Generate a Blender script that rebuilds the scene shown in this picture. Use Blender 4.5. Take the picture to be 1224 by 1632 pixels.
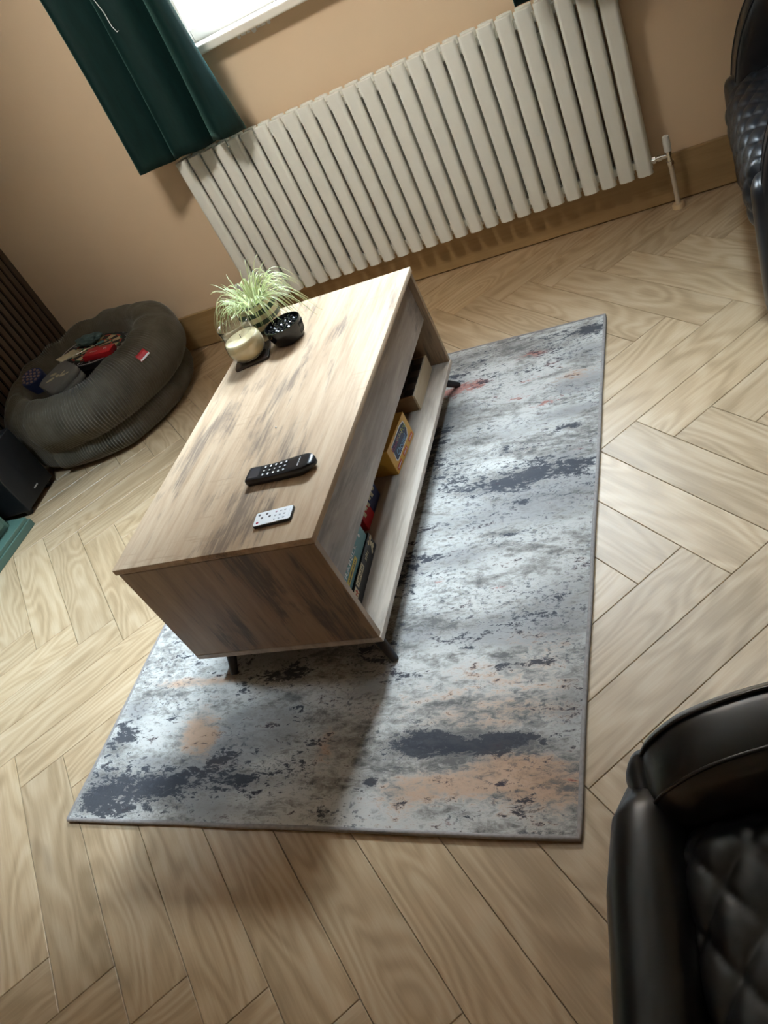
import bpy, bmesh, math, random
from mathutils import Matrix, Vector, noise
random.seed(7)
PI = math.pi
scene = bpy.context.scene
for o in list(bpy.data.objects):
    bpy.data.objects.remove(o)
COL = scene.collection

# ------------------------------------------------------------------ camera
cam_d = bpy.data.cameras.new('camera')
cam = bpy.data.objects.new('camera', cam_d)
COL.objects.link(cam)
YAW, PITCH, ROLL, FPX = -0.5702, -0.6402, 0.5356, 1241.87
fw = Vector((math.sin(YAW) * math.cos(PITCH), math.cos(YAW) * math.cos(PITCH), math.sin(PITCH)))
rt = fw.cross(Vector((0, 0, 1))).normalized()
dn = fw.cross(rt)
c_, s_ = math.cos(ROLL), math.sin(ROLL)
r2, d2 = c_ * rt + s_ * dn, -s_ * rt + c_ * dn
M = Matrix((r2, -d2, -fw)).transposed().to_4x4()
M.translation = Vector((0.8805, -2.7687, 1.2648))
cam.matrix_world = M
cam_d.sensor_fit = 'VERTICAL'
cam_d.sensor_height = 36.0
cam_d.sensor_width = 27.0
cam_d.lens = FPX / 1632 * 36.0
cam_d.clip_start = 0.02
scene.camera = cam

# ------------------------------------------------------------------ world, exposure
w = bpy.data.worlds.new('sky')
scene.world = w
w.use_nodes = True
bg = w.node_tree.nodes['Background']
bg.inputs['Color'].default_value = (0.74, 0.87, 1.0, 1)     # even overcast sky
bg.inputs['Strength'].default_value = 10.5
scene.view_settings.view_transform = 'Standard'
scene.view_settings.look = 'None'
scene.view_settings.gamma = 1.0
scene.view_settings.use_curve_mapping = False
scene.view_settings.exposure = 1.92
# veiled sun, soft edged, shining in through the window
sun_l = bpy.data.lights.new('veiled_sun', 'SUN')
sun_l.energy = 2.5; sun_l.angle = math.radians(12); sun_l.color = (0.70, 0.86, 1.0)
sun = bpy.data.objects.new('veiled_sun', sun_l); COL.objects.link(sun)
SUN_AZ, SUN_EL = math.radians(5), math.radians(42)
sdir = Vector((math.sin(SUN_AZ) * math.cos(SUN_EL), math.cos(SUN_AZ) * math.cos(SUN_EL), math.sin(SUN_EL)))
sun.rotation_euler = sdir.to_track_quat('Z', 'Y').to_euler()
# daylight portals in the window opening (guide the sky sampling only)
def portal(name, loc, rx, rz, sx, sy):
    l = bpy.data.lights.new(name, 'AREA')
    l.shape = 'RECTANGLE'; l.size = sx; l.size_y = sy
    l.cycles.is_portal = True
    o = bpy.data.objects.new(name, l)
    COL.objects.link(o)
    o.location = loc; o.rotation_euler = (rx, 0, rz)
    return o
portal('window_portal', (0, 0.2, 1.58), -PI / 2, 0, 1.36, 1.12)

# ------------------------------------------------------------------ helpers
def link(name, me, mat=None, parent=None, smooth=False):
    o = bpy.data.objects.new(name, me)
    COL.objects.link(o)
    if mat is not None and len(me.materials) == 0:
        me.materials.append(mat)
    if smooth:
        for p in me.polygons: p.use_smooth = True
    if parent is not None: o.parent = parent
    return o

def tag(o, label, cat, group=None, kind=None):
    o['label'] = label
    o['category'] = cat
    if group: o['group'] = group
    if kind: o['kind'] = kind
    return o

def thing(name, label, cat, loc=(0, 0, 0), rz=0.0, group=None):
    o = bpy.data.objects.new(name, None)
    COL.objects.link(o)
    o.location = loc; o.rotation_euler = (0, 0, rz)
    o.empty_display_size = 0.05
    return tag(o, label, cat, group)

class MB:
    """collects shapes in one bmesh"""
    def __init__(self): self.bm = bmesh.new()
    def box(self, x0, x1, y0, y1, z0, z1, bev=0.0, seg=2):
        r = bmesh.ops.create_cube(self.bm, size=1.0)
        vs = r['verts']
        for v in vs:
            v.co.x = x0 if v.co.x < 0 else x1
            v.co.y = y0 if v.co.y < 0 else y1
            v.co.z = z0 if v.co.z < 0 else z1
        if bev > 0:
            es = {e for v in vs for e in v.link_edges}
            bmesh.ops.bevel(self.bm, geom=list(es), offset=bev, segments=seg, profile=0.5, affect='EDGES')
        return self
    def cyl(self, p0, p1, r0, r1=None, n=20, caps=True):
        if r1 is None: r1 = r0
        p0, p1 = Vector(p0), Vector(p1)
        d = (p1 - p0).normalized()
        a = d.orthogonal().normalized(); b = d.cross(a)
        R = []
        for p, r in ((p0, r0), (p1, r1)):
            R.append([self.bm.verts.new(p + r * (math.cos(2 * PI * i / n) * a + math.sin(2 * PI * i / n) * b)) for i in range(n)])
        for i in range(n):
            self.bm.faces.new((R[0][i], R[0][(i + 1) % n], R[1][(i + 1) % n], R[1][i]))
        if caps:
            self.bm.faces.new(R[0][::-1]); self.bm.faces.new(R[1])
        return self
    def lathe(self, prof, n=32, cx=0, cy=0, sx=1, sy=1):
        rings = []
        for r, z in prof:
            if r < 1e-6: rings.append([self.bm.verts.new((cx, cy, z))])
            else: rings.append([self.bm.verts.new((cx + sx * r * math.cos(2 * PI * i / n), cy + sy * r * math.sin(2 * PI * i / n), z)) for i in range(n)])
        for A, B in zip(rings, rings[1:]):
            for i in range(n):
                j = (i + 1) % n
                if len(A) == 1 and len(B) == 1: continue
                if len(A) == 1: self.bm.faces.new((A[0], B[j], B[i]))
                elif len(B) == 1: self.bm.faces.new((A[i], A[j], B[0]))
                else: self.bm.faces.new((A[i], A[j], B[j], B[i]))
        return self
    def tube(self, pts, r, n=10, caps=True):
        pts = [Vector(p) for p in pts]
        rr = r if isinstance(r, (list, tuple)) else [r] * len(pts)
        rings = []; a = None
        for k, p in enumerate(pts):
            t = (pts[min(k + 1, len(pts) - 1)] - pts[max(k - 1, 0)]).normalized()
            if a is None: a = t.orthogonal().normalized()
            a = (a - t * a.dot(t)).normalized(); b = t.cross(a)
            rings.append([self.bm.verts.new(p + rr[k] * (math.cos(2 * PI * i / n) * a + math.sin(2 * PI * i / n) * b)) for i in range(n)])
        for A, B in zip(rings, rings[1:]):
            for i in range(n): self.bm.faces.new((A[i], A[(i + 1) % n], B[(i + 1) % n], B[i]))
        if caps: self.bm.faces.new(rings[0][::-1]); self.bm.faces.new(rings[-1])
        return self
    def prism(self, poly, z0, z1, bev=0.0, seg=2, plane='xy', off=0.0):
        """extrude a closed outline"""
        def P(u, v, t):
            return {'xy': (u, v, t), 'xz': (u, t, v), 'yz': (t, u, v)}[plane]
        A = [self.bm.verts.new(P(u, v, z0)) for u, v in poly]
        B = [self.bm.verts.new(P(u, v, z1)) for u, v in poly]
        n = len(poly); fs = []
        fs.append(self.bm.faces.new(A[::-1])); fs.append(self.bm.faces.new(B))
        for i in range(n): self.bm.faces.new((A[i], A[(i + 1) % n], B[(i + 1) % n], B[i]))
        if bev > 0:
            es = set(fs[0].edges) | set(fs[1].edges)
            bmesh.ops.bevel(self.bm, geom=list(es), offset=bev, segments=seg, profile=0.5, affect='EDGES')
        return self
    def grid(self, f, nu, nv, closeu=False):
        V = [[self.bm.verts.new(f(i / nu, j / nv)) for j in range(nv + 1)] for i in range(nu if closeu else nu + 1)]
        for i in range(nu):
            for j in range(nv):
                k = (i + 1) % nu if closeu else i + 1
                self.bm.faces.new((V[i][j], V[k][j], V[k][j + 1], V[i][j + 1]))
        return self
    def xform(self, m):
        bmesh.ops.transform(self.bm, matrix=m, verts=self.bm.verts); return self
    def build(self, name, mat=None, parent=None, smooth=False, label=None):
        bmesh.ops.recalc_face_normals(self.bm, faces=self.bm.faces)
        me = bpy.data.meshes.new(name)
        self.bm.to_mesh(me); self.bm.free()
        o = link(name, me, mat, parent, smooth)
        if smooth == 'auto':
            pass
        if label: o['label'] = label
        return o

def autosmooth(o, ang=40):
    me = o.data
    for p in me.polygons: p.use_smooth = True
    me.set_sharp_from_angle(angle=math.radians(ang))
    return o

def rrect(w, h, r, n=5):
    pts = []
    for cx, cy, a0 in ((w / 2 - r, h / 2 - r, 0), (-w / 2 + r, h / 2 - r, 90), (-w / 2 + r, -h / 2 + r, 180), (w / 2 - r, -h / 2 + r, 270)):
        for k in range(n + 1):
            a = math.radians(a0 + 90 * k / n)
            pts.append((cx + r * math.cos(a), cy + r * math.sin(a)))
    return pts

def smooth01(a, b, x):
    t = max(0.0, min(1.0, (x - a) / (b - a))); return t * t * (3 - 2 * t)

# ------------------------------------------------------------------ materials
class NT:
    def __init__(self, name):
        self.m = bpy.data.materials.new(name); self.m.use_nodes = True
        self.t = self.m.node_tree; self.b = self.t.nodes['Principled BSDF']
    def n(self, typ, **kw):
        nd = self.t.nodes.new(typ)
        for k, v in kw.items():
            if hasattr(nd, k): setattr(nd, k, v)
        return nd
    def l(self, a, b): self.t.links.new(a, b)
    def set(self, **kw):
        for k, v in kw.items():
            self.b.inputs[k.replace('_', ' ')].default_value = v
        return self
    def val(self, sock, v):
        if hasattr(v, 'is_linked') or hasattr(v, 'links'): self.l(v, sock)
        else: sock.default_value = v
    def math(self, op, a, b=None, c=None, clamp=False):
        nd = self.n('ShaderNodeMath', operation=op, use_clamp=clamp)
        self.val(nd.inputs[0], a)
        if b is not None: self.val(nd.inputs[1], b)
        if c is not None: self.val(nd.inputs[2], c)
        return nd.outputs[0]
    def coord(self, kind='Object'): return self.n('ShaderNodeTexCoord').outputs[kind]
    def map(self, vec, scale=(1, 1, 1), loc=(0, 0, 0), rot=(0, 0, 0)):
        nd = self.n('ShaderNodeMapping'); self.l(vec, nd.inputs['Vector'])
        nd.inputs['Scale'].default_value = scale; nd.inputs['Rotation'].default_value = rot
        if hasattr(loc, 'links'): self.l(loc, nd.inputs['Location'])
        else: nd.inputs['Location'].default_value = loc
        return nd.outputs[0]
    def noise(self, vec, scale, detail=3, rough=0.55, dist=0.0):
        nd = self.n('ShaderNodeTexNoise')
        self.l(vec, nd.inputs['Vector'])
        nd.inputs['Scale'].default_value = scale; nd.inputs['Detail'].default_value = detail
        nd.inputs['Roughness'].default_value = rough; nd.inputs['Distortion'].default_value = dist
        return nd.outputs['Fac']
    def ramp(self, fac, stops):
        nd = self.n('ShaderNodeValToRGB'); self.val(nd.inputs[0], fac)
        e = nd.color_ramp.elements
        while len(e) < len(stops): e.new(0.5)
        for el, (p, c) in zip(e, stops):
            el.position = p; el.color = (*c, 1) if len(c) == 3 else c
        return nd.outputs[0]
    def mix(self, fac, a, b, mode='MIX'):
        nd = self.n('ShaderNodeMix', data_type='RGBA', blend_type=mode)
        self.val(nd.inputs[0], fac)
        for s, v in ((nd.inputs[6], a), (nd.inputs[7], b)):
            if isinstance(v, tuple): s.default_value = (*v, 1) if len(v) == 3 else v
            else: self.l(v, s)
        return nd.outputs[2]
    def step(self, x, a, b):
        nd = self.n('ShaderNodeMapRange', interpolation_type='SMOOTHSTEP')
        self.val(nd.inputs[0], x); nd.inputs[1].default_value = a; nd.inputs[2].default_value = b
        return nd.outputs[0]
    def bump(self, h, strength=0.2, dist=0.002):
        nd = self.n('ShaderNodeBump'); nd.inputs['Strength'].default_value = strength
        nd.inputs['Distance'].default_value = dist
        self.l(h, nd.inputs['Height']); self.l(nd.outputs[0], self.b.inputs['Normal'])

def plain(name, col, rough=0.5, metal=0.0, spec=0.5, var=0.06, scale=30, bump=0.0, bdist=0.001):
    t = NT(name); t.set(Roughness=rough, Metallic=metal)
    t.b.inputs['Specular IOR Level'].default_value = spec
    n = t.noise(t.coord(), scale, 4)
    t.l(t.ramp(n, [(0.25, tuple(c * (1 - var) for c in col)), (0.75, tuple(min(1, c * (1 + var)) for c in col))]), t.b.inputs['Base Color'])
    if bump: t.bump(n, bump, bdist)
    return t.m

def wood(name, axis, c_lo, c_mid, c_hi, streak, rough=0.45, streak_amt=0.8, rays=False, scale=1.0, seed=0.0):
    """laminate board; grain along local axis 0,1,2"""
    t = NT(name); t.set(Roughness=rough)
    co = t.coord()
    def sc(al, ac): return tuple((al if i == axis else ac) * scale for i in range(3))
    L = (seed, seed * 1.7, seed * 0.6)
    big = t.noise(t.map(co, sc(2.6, 8.5), L), 1.0, 5, 0.6, 0.5)
    fib = t.noise(t.map(co, sc(7, 130), L), 1.0, 4, 0.65)
    med = t.noise(t.map(co, sc(3, 34), L), 1.0, 4, 0.6, 0.4)
    base = t.ramp(t.math('ADD', t.math('MULTIPLY', med, 0.65), t.math('MULTIPLY', fib, 0.35)), [(0.33, c_lo), (0.5, c_mid), (0.66, c_hi)])
    st = t.step(t.math('ADD', t.math('MULTIPLY', big, 0.72), t.math('MULTIPLY', fib, 0.28)), 0.52, 0.63)
    col = t.mix(t.math('MULTIPLY', st, streak_amt), base, streak)
    if rays:
        ry = t.noise(t.map(co, sc(95, 9), L), 1.0, 3, 0.6)
        pat = t.noise(t.map(co, sc(6, 6), (4, 2, 1)), 1.0, 2)
        f = t.math('MULTIPLY', t.step(ry, 0.58, 0.68), t.step(pat, 0.52, 0.62))
        col = t.mix(t.math('MULTIPLY', f, 0.45), col, c_lo)
    t.l(col, t.b.inputs['Base Color'])
    t.bump(fib, 0.12, 0.0006)
    return t.m

# oak herringbone plank, length along local x, every plank its own figure
def plank_mat():
    t = NT('oak_plank')
    oi = t.n('ShaderNodeObjectInfo')
    rnd = oi.outputs['Random']
    cx = t.n('ShaderNodeCombineXYZ')
    t.l(t.math('MULTIPLY', rnd, 91.0), cx.inputs[0]); t.l(t.math('MULTIPLY', rnd, 37.0), cx.inputs[1]); t.l(t.math('MULTIPLY', rnd, 53.0), cx.inputs[2])
    add = t.n('ShaderNodeVectorMath', operation='ADD')
    t.l(t.coord(), add.inputs[0]); t.l(cx.outputs[0], add.inputs[1])
    v = add.outputs[0]
    fig = t.noise(t.map(v, (2.0, 8.5, 1)), 1.0, 1.5, 0.45, 0.25)
    rings = t.math('SINE', t.math('MULTIPLY', fig, 82.0))
    fib = t.noise(t.map(v, (9, 190, 9)), 1.0, 4, 0.65)
    soft = t.noise(t.map(v, (1.6, 14, 1)), 1.0, 4, 0.6)
    g = t.math('ADD', t.math('MULTIPLY', rings, 0.085), t.math('ADD', t.math('MULTIPLY', soft, 0.55), t.math('MULTIPLY', fib, 0.38)))
    col = t.ramp(g, [(0.28, (0.35, 0.230, 0.122)), (0.46, (0.455, 0.312, 0.178)), (0.66, (0.545, 0.397, 0.248))])
    tone = t.math('MULTIPLY_ADD', rnd, 0.18, 0.88)
    hsv = t.n('ShaderNodeHueSaturation'); t.l(col, hsv.inputs['Color']); t.l(tone, hsv.inputs['Value'])
    hsv.inputs['Saturation'].default_value = 1.0
    kn = t.noise(t.map(v, (3, 9, 1)), 1.0, 2, 0.5)
    t.l(t.mix(t.math('MULTIPLY', t.step(kn, 0.70, 0.78), 0.45), hsv.outputs[0], (0.20, 0.13, 0.075)), t.b.inputs['Base Color'])
    t.l(t.math('MULTIPLY_ADD', fib, 0.16, 0.30), t.b.inputs['Roughness'])
    t.bump(t.math('ADD', fib, t.math('MULTIPLY', rings, 0.25)), 0.16, 0.0007)
    return t.m

def glass_mat(name, tint=(1, 1, 1), refl=1.0):
    t = NT(name)
    tr = t.n('ShaderNodeBsdfTransparent'); tr.inputs[0].default_value = (*tint, 1)
    gl = t.n('ShaderNodeBsdfGlossy'); gl.inputs['Roughness'].default_value = 0.02
    lw = t.n('ShaderNodeLayerWeight'); lw.inputs[0].default_value = 0.5
    fr = t.n('ShaderNodeMath', operation='MULTIPLY_ADD'); t.l(t.math('POWER', lw.outputs['Facing'], 4.0), fr.inputs[0]); fr.inputs[1].default_value = 0.6; fr.inputs[2].default_value = 0.05
    mx = t.n('ShaderNodeMixShader')
    t.l(t.math('MULTIPLY', fr.outputs[0], refl), mx.inputs[0]); t.l(tr.outputs[0], mx.inputs[1]); t.l(gl.outputs[0], mx.inputs[2])
    t.l(mx.outputs[0], t.t.nodes['Material Output'].inputs['Surface'])
    return t.m

MAT = {}
MAT['plank'] = plank_mat()
MAT['subfloor'] = plain('subfloor_dark', (0.10, 0.07, 0.045), 0.9)
MAT['wall'] = plain('peach_plaster', (0.80, 0.61, 0.42), 0.75, var=0.02, scale=5, bump=0.03)
MAT['ceiling'] = plain('white_ceiling', (0.88, 0.87, 0.85), 0.9, var=0.01)
MAT['oak_trim'] = wood('oak_skirting', 0, (0.34, 0.215, 0.09), (0.40, 0.265, 0.12), (0.46, 0.31, 0.15), (0.32, 0.20, 0.09), 0.4, 0.4)
MAT['upvc'] = plain('white_upvc', (0.82, 0.82, 0.80), 0.35, var=0.01)
MAT['sill'] = plain('painted_sill', (0.82, 0.78, 0.70), 0.4, var=0.02)
MAT['pane'] = glass_mat('window_glass', (0.97, 0.98, 0.98))
MAT['rad'] = plain('radiator_enamel', (0.86, 0.86, 0.80), 0.35, var=0.015)
MAT['chrome'] = plain('chrome', (0.75, 0.74, 0.72), 0.18, 1.0)
MAT['pipe'] = plain('painted_pipe', (0.62, 0.52, 0.40), 0.4)
MAT['beige_plastic'] = plain('beige_collar', (0.62, 0.43, 0.24), 0.45)
MAT['white_plastic'] = plain('white_plastic', (0.78, 0.77, 0.74), 0.4)
MAT['black'] = plain('black_plastic', (0.012, 0.012, 0.013), 0.35)
MAT['black_metal'] = plain('black_metal_leg', (0.015, 0.015, 0.017), 0.45)
MAT['slat'] = wood('dark_walnut_slat', 2, (0.065, 0.040, 0.023), (0.088, 0.055, 0.032), (0.11, 0.071, 0.044), (0.05, 0.032, 0.02), 0.55, 0.5)
MAT['felt'] = plain('black_felt', (0.006, 0.006, 0.006), 0.95, spec=0.1)
MAT['green_paint'] = plain('green_paint', (0.075, 0.140, 0.108), 0.42, var=0.02)
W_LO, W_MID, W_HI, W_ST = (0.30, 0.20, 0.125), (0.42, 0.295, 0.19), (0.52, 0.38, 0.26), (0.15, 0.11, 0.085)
MAT['t_y'] = wood('rustic_oak_lit', 1, (0.38, 0.26, 0.165), (0.50, 0.36, 0.24), (0.58, 0.44, 0.305), (0.18, 0.135, 0.105), 0.6, 0.8, True)  # same laminate as the end panels, colour lightened to look lit
for nd_ in MAT['t_y'].node_tree.nodes:
    if nd_.type == 'BSDF_PRINCIPLED': nd_.inputs['Specular IOR Level'].default_value = 0.12
MAT['t_z'] = wood('rustic_oak_shaded', 2, (0.22, 0.135, 0.075), (0.31, 0.20, 0.115), (0.38, 0.26, 0.155), (0.10, 0.07, 0.05), 0.42, 0.92, False, 1.0, 3.0)  # same laminate as the top, colour darkened for the shaded ends
MAT['t_g'] = wood('grey_oak_apron', 1, (0.24, 0.18, 0.14), (0.33, 0.26, 0.21), (0.43, 0.35, 0.285), (0.15, 0.12, 0.10), 0.42, 0.75, False, 1.0, 5.5)
MAT['t_s'] = wood('grey_oak_shelf', 1, (0.31, 0.24, 0.18), (0.43, 0.345, 0.27), (0.53, 0.44, 0.36), (0.24, 0.19, 0.15), 0.40, 0.6, False, 1.0, 8.2)

# ------------------------------------------------------------------ the room
XL, XR, YN, ZC = -1.907, 2.25, -4.1, 2.40
WX0, WX1, WZ0, WZ1 = -0.68, 0.68, 1.02, 2.14          # window opening
def struct(o, label, cat):
    return tag(o, label, cat, kind='structure')

floor = MB().box(XL - 0.2, XR + 0.2, YN - 0.2, 0.26, -0.06, -0.0065).build('floor', MAT['subfloor'])
struct(floor, 'pale oak herringbone plank floor', 'floor')
m = MB()
m.box(XL - 0.2, WX0, 0, 0.26, 0, ZC); m.box(WX1, XR + 0.2, 0, 0.26, 0, ZC)
m.box(WX0, WX1, 0, 0.26, 0, WZ0); m.box(WX0, WX1, 0, 0.26, WZ1, ZC)
wall_far = m.build('wall_far', MAT['wall'])
struct(wall_far, 'peach plaster wall with the window and radiator', 'wall')
struct(MB().box(XL - 0.2, XL - 0.022, YN - 0.2, 0, 0, ZC).build('wall_left', MAT['wall']), 'peach plaster wall behind the slatted panel', 'wall')
struct(MB().box(XR, XR + 0.2, YN - 0.2, 0, 0, ZC).build('wall_right', MAT['wall']), 'peach plaster wall behind the black armchairs', 'wall')
struct(MB().box(XL - 0.022, XR, YN - 0.2, YN, 0, ZC).build('wall_near', MAT['wall']), 'peach plaster wall opposite the window', 'wall')
struct(MB().box(XL - 0.2, XR + 0.2, YN - 0.2, 0.26, ZC, ZC + 0.1).build('ceiling', MAT['ceiling']), 'plain white ceiling', 'ceiling')
sp = MB()
for k in range(7):
    sp.cyl((-0.43 + 0.02 * k, -0.0004, 1.004 - 0.0012 * (k % 3)), (-0.43 + 0.02 * k, 0.002, 1.004), 0.007 + 0.003 * (k % 2), n=9)
sp.build('plaster_smear', MAT['ceiling'], wall_far, label='pale smear of filler under the window sill')

# added fill spots in the unseen ceiling, brightening floor and radiator wall
def fill_spot(x, y, watt, label, size=62, aim=None, col=(0.63, 0.83, 1.0), soft=0.10):
    d = thing('fill_spot', label, 'light', (x, y, ZC), 0, 'added ceiling fill spots')
    MB().lathe([(0.040, -0.001), (0.052, -0.003), (0.052, -0.0005), (0.040, -0.0003)], 28).build('bezel', MAT['upvc'], d, True)
    em = NT('lit_lens'); em.b.inputs['Emission Color'].default_value = (0.93, 0.96, 1.0, 1); em.b.inputs['Emission Strength'].default_value = 6.0
    MB().lathe([(0, -0.0012), (0.040, -0.0012)], 24).build('lens', em.m, d)
    l = bpy.data.lights.new('fill_spot_lamp', 'SPOT')
    l.energy = watt; l.spot_size = math.radians(size); l.spot_blend = 0.9; l.shadow_soft_size = soft; l.color = col
    o = bpy.data.objects.new('fill_spot_lamp', l); COL.objects.link(o); o.parent = d; o.location = (0, 0, -0.012)
    if aim: o.rotation_euler = (Vector((x, y, ZC)) - Vector(aim)).to_track_quat('Z', 'Y').to_euler()
fill_spot(-1.10, -1.62, 122, 'added unseen downlight in the ceiling above the left part of the floor', 58)
fill_spot(-0.30, -1.50, 46, 'tilted added unseen downlight in the ceiling aimed at the radiator wall', 74, (-0.35, 0.0, 1.12), (1.0, 0.95, 0.86), 0.22)
fill_spot(0.95, -1.2, 54, 'added unseen downlight in the ceiling above the armchair by the wall', 58)

# herringbone planks: 5 x 1 cells of 0.125 m at 45 degrees
G, NB, OFFU = 0.125, 5, 0.0165
S2 = math.sqrt(0.5)
def uv2xy(um, up): return ((um + up) * S2, (up - um) * S2)     # um=(x-y)/sqrt2, up=(x+y)/sqrt2
def clip(poly, f):
    out = []
    for i in range(len(poly)):
        a, b = poly[i], poly[(i + 1) % len(poly)]
        fa, fb = f(a), f(b)
        if fa >= 0: out.append(a)
        if (fa >= 0) != (fb >= 0):
            t = fa / (fa - fb); out.append((a[0] + t * (b[0] - a[0]), a[1] + t * (b[1] - a[1])))
    return out
GAP = 0.0005
def plank_mesh(poly):
    b = MB(); b.prism(poly, -0.0062, 0.0)
    top = [e for e in b.bm.edges if all(abs(v.co.z) < 1e-6 for v in e.verts)]
    bmesh.ops.bevel(b.bm, geom=top, offset=0.0011, segments=1, affect='EDGES')
    bmesh.ops.recalc_face_normals(b.bm, faces=b.bm.faces)
    me = bpy.data.meshes.new('plank'); b.bm.to_mesh(me); b.bm.free()
    me.materials.append(MAT['plank']); return me
hl, hw = NB * G / 2 - GAP, G / 2 - GAP
full = plank_mesh([(-hl, -hw), (hl, -hw), (hl, hw), (-hl, hw)])
RX0, RX1, RY0, RY1 = XL - 0.02, XR - 0.002, YN + 0.002, -0.004
planks = []
for j in range(-60, 40):
    for k in range(-10, 10):
        s = j + 14 + 2 * NB * k
        planks.append(((s + NB / 2) * G + OFFU, (j + 0.5) * G, 0))
for i in range(-60, 80):
    for k in range(-10, 10):
        j0 = i - 23 + 2 * NB * k
        planks.append(((i + 0.5) * G + OFFU, (j0 + NB / 2) * G, 1))
for um, up, kind in planks:
    x, y = uv2xy(um, up)
    if not (RX0 - 0.35 < x < RX1 + 0.35 and RY0 - 0.35 < y < RY1 + 0.35): continue
    ang = -PI / 4 if kind == 0 else PI / 4
    ca, sa = math.cos(ang), math.sin(ang)
    cor = [(-hl, -hw), (hl, -hw), (hl, hw), (-hl, hw)]
    wc = [(x + ca * a - sa * b, y + sa * a + ca * b) for a, b in cor]
    cl = wc
    for f in (lambda p: p[0] - RX0, lambda p: RX1 - p[0], lambda p: p[1] - RY0, lambda p: RY1 - p[1]):
        cl = clip(cl, f)
        if not cl: break
    if len(cl) < 3: continue
    ar = abs(sum(cl[i][0] * cl[(i + 1) % len(cl)][1] - cl[(i + 1) % len(cl)][0] * cl[i][1] for i in range(len(cl)))) / 2
    if ar < 0.0006: continue
    inside = all(RX0 <= p[0] <= RX1 and RY0 <= p[1] <= RY1 for p in wc)
    if inside: me = full
    else:
        loc = [(ca * (px - x) + sa * (py - y), -sa * (px - x) + ca * (py - y)) for px, py in cl]
        me = plank_mesh(loc)
    o = link('plank', me, None, floor)
    o.location = (x, y, 0); o.rotation_euler = (0, 0, ang)

# skirting boards
def skirting(name, x0, x1, y0, y1, label, mat):
    o = MB().box(x0, x1, y0, y1, 0.004, 0.16, 0.003, 2).build(name, mat)
    return struct(o, label, 'skirting board')
skirting('baseboard_far', XL, XR, -0.018, -0.0005, 'oak skirting board under the radiator', MAT['oak_trim'])
skirting('baseboard_right', XR - 0.018, XR - 0.0005, YN, -0.018, 'oak skirting board along the wall behind the armchairs', MAT['oak_trim'])

# window: frame, mullion, two panes, sill
win = MB()
fy0, fy1 = 0.07, 0.14
win.box(WX0, WX0 + 0.06, fy0, fy1, WZ0, WZ1, 0.004); win.box(WX1 - 0.06, WX1, fy0, fy1, WZ0, WZ1, 0.004)
win.box(WX0 + 0.06, WX1 - 0.06, fy0, fy1, WZ0, WZ0 + 0.062, 0.004); win.box(WX0 + 0.06, WX1 - 0.06, fy0, fy1, WZ1 - 0.06, WZ1, 0.004)
win = struct(win.build('window_1', MAT['upvc']), 'white framed window above the radiator', 'window')
MB().box(-0.035, 0.035, fy0 + 0.002, fy1 - 0.002, WZ0 + 0.06, WZ1 - 0.058, 0.004).build('mullion', MAT['upvc'], win)
for x0, x1 in ((WX0 + 0.058, -0.033), (0.033, WX1 - 0.058)):
    MB().box(x0, x1, 0.100, 0.104, WZ0 + 0.06, WZ1 - 0.058).build('pane', MAT['pane'], win)
sill = MB().box(WX0 - 0.05, WX1 + 0.05, -0.06, -0.0005, 1.012, 1.040, 0.006, 3)
sill.box(WX0 + 0.001, WX1 - 0.001, -0.002, 0.068, 1.021, 1.040)
struct(sill.build('trim_1', MAT['sill']), 'cream painted window sill board', 'window sill')

# outside: pale paved yard with a low rendered wall
pav = plain('pale_paving', (0.62, 0.58, 0.50), 0.8, var=0.12, scale=3)
struct(MB().box(-9, 9, 0.3, 12, -0.25, -0.2).build('ground', pav), 'pale paved yard outside the window', 'ground')
def sky_cutting_house():  # unseen building added to cut the low sky light through the window
    h = thing('added_house', 'brick house put unseen across the yard to cut low sky outside the window', 'added_house', (0, 4.6, -0.2))
    br = NT('buff_brick'); br.set(Roughness=0.85)
    bt = br.n('ShaderNodeTexBrick'); br.l(br.map(br.coord(), (1, 1, 1), rot=(PI / 2, 0, 0)), bt.inputs['Vector'])
    bt.inputs['Scale'].default_value = 4.5; bt.inputs['Color1'].default_value = (0.36, 0.22, 0.14, 1); bt.inputs['Color2'].default_value = (0.42, 0.27, 0.17, 1)
    bt.inputs['Mortar'].default_value = (0.5, 0.45, 0.38, 1)
    br.l(bt.outputs[0], br.b.inputs['Base Color'])
    MB().box(-8, 8, 0, 5.0, 0, 4.8).build('brick_walls', br.m, h)
    MB().prism([(-0.4, 4.8), (5.4, 4.8), (2.5, 6.4)], -8.3, 8.3, plane='yz').build('roof', plain('slate_roof', (0.12, 0.12, 0.13), 0.7), h)
    for x in (-5, -1.8, 1.8, 5):
        for z in (0.9, 3.2):
            f = MB().box(x - 0.65, x + 0.65, -0.03, 0.05, z, z + 1.15, 0.01, 1).build('window_frame', MAT['upvc'], h)
            MB().box(x - 0.56, x + 0.56, -0.034, -0.031, z + 0.09, z + 1.06).build('pane', plain('dark_pane', (0.05, 0.06, 0.07), 0.08), f)
sky_cutting_house()

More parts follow.
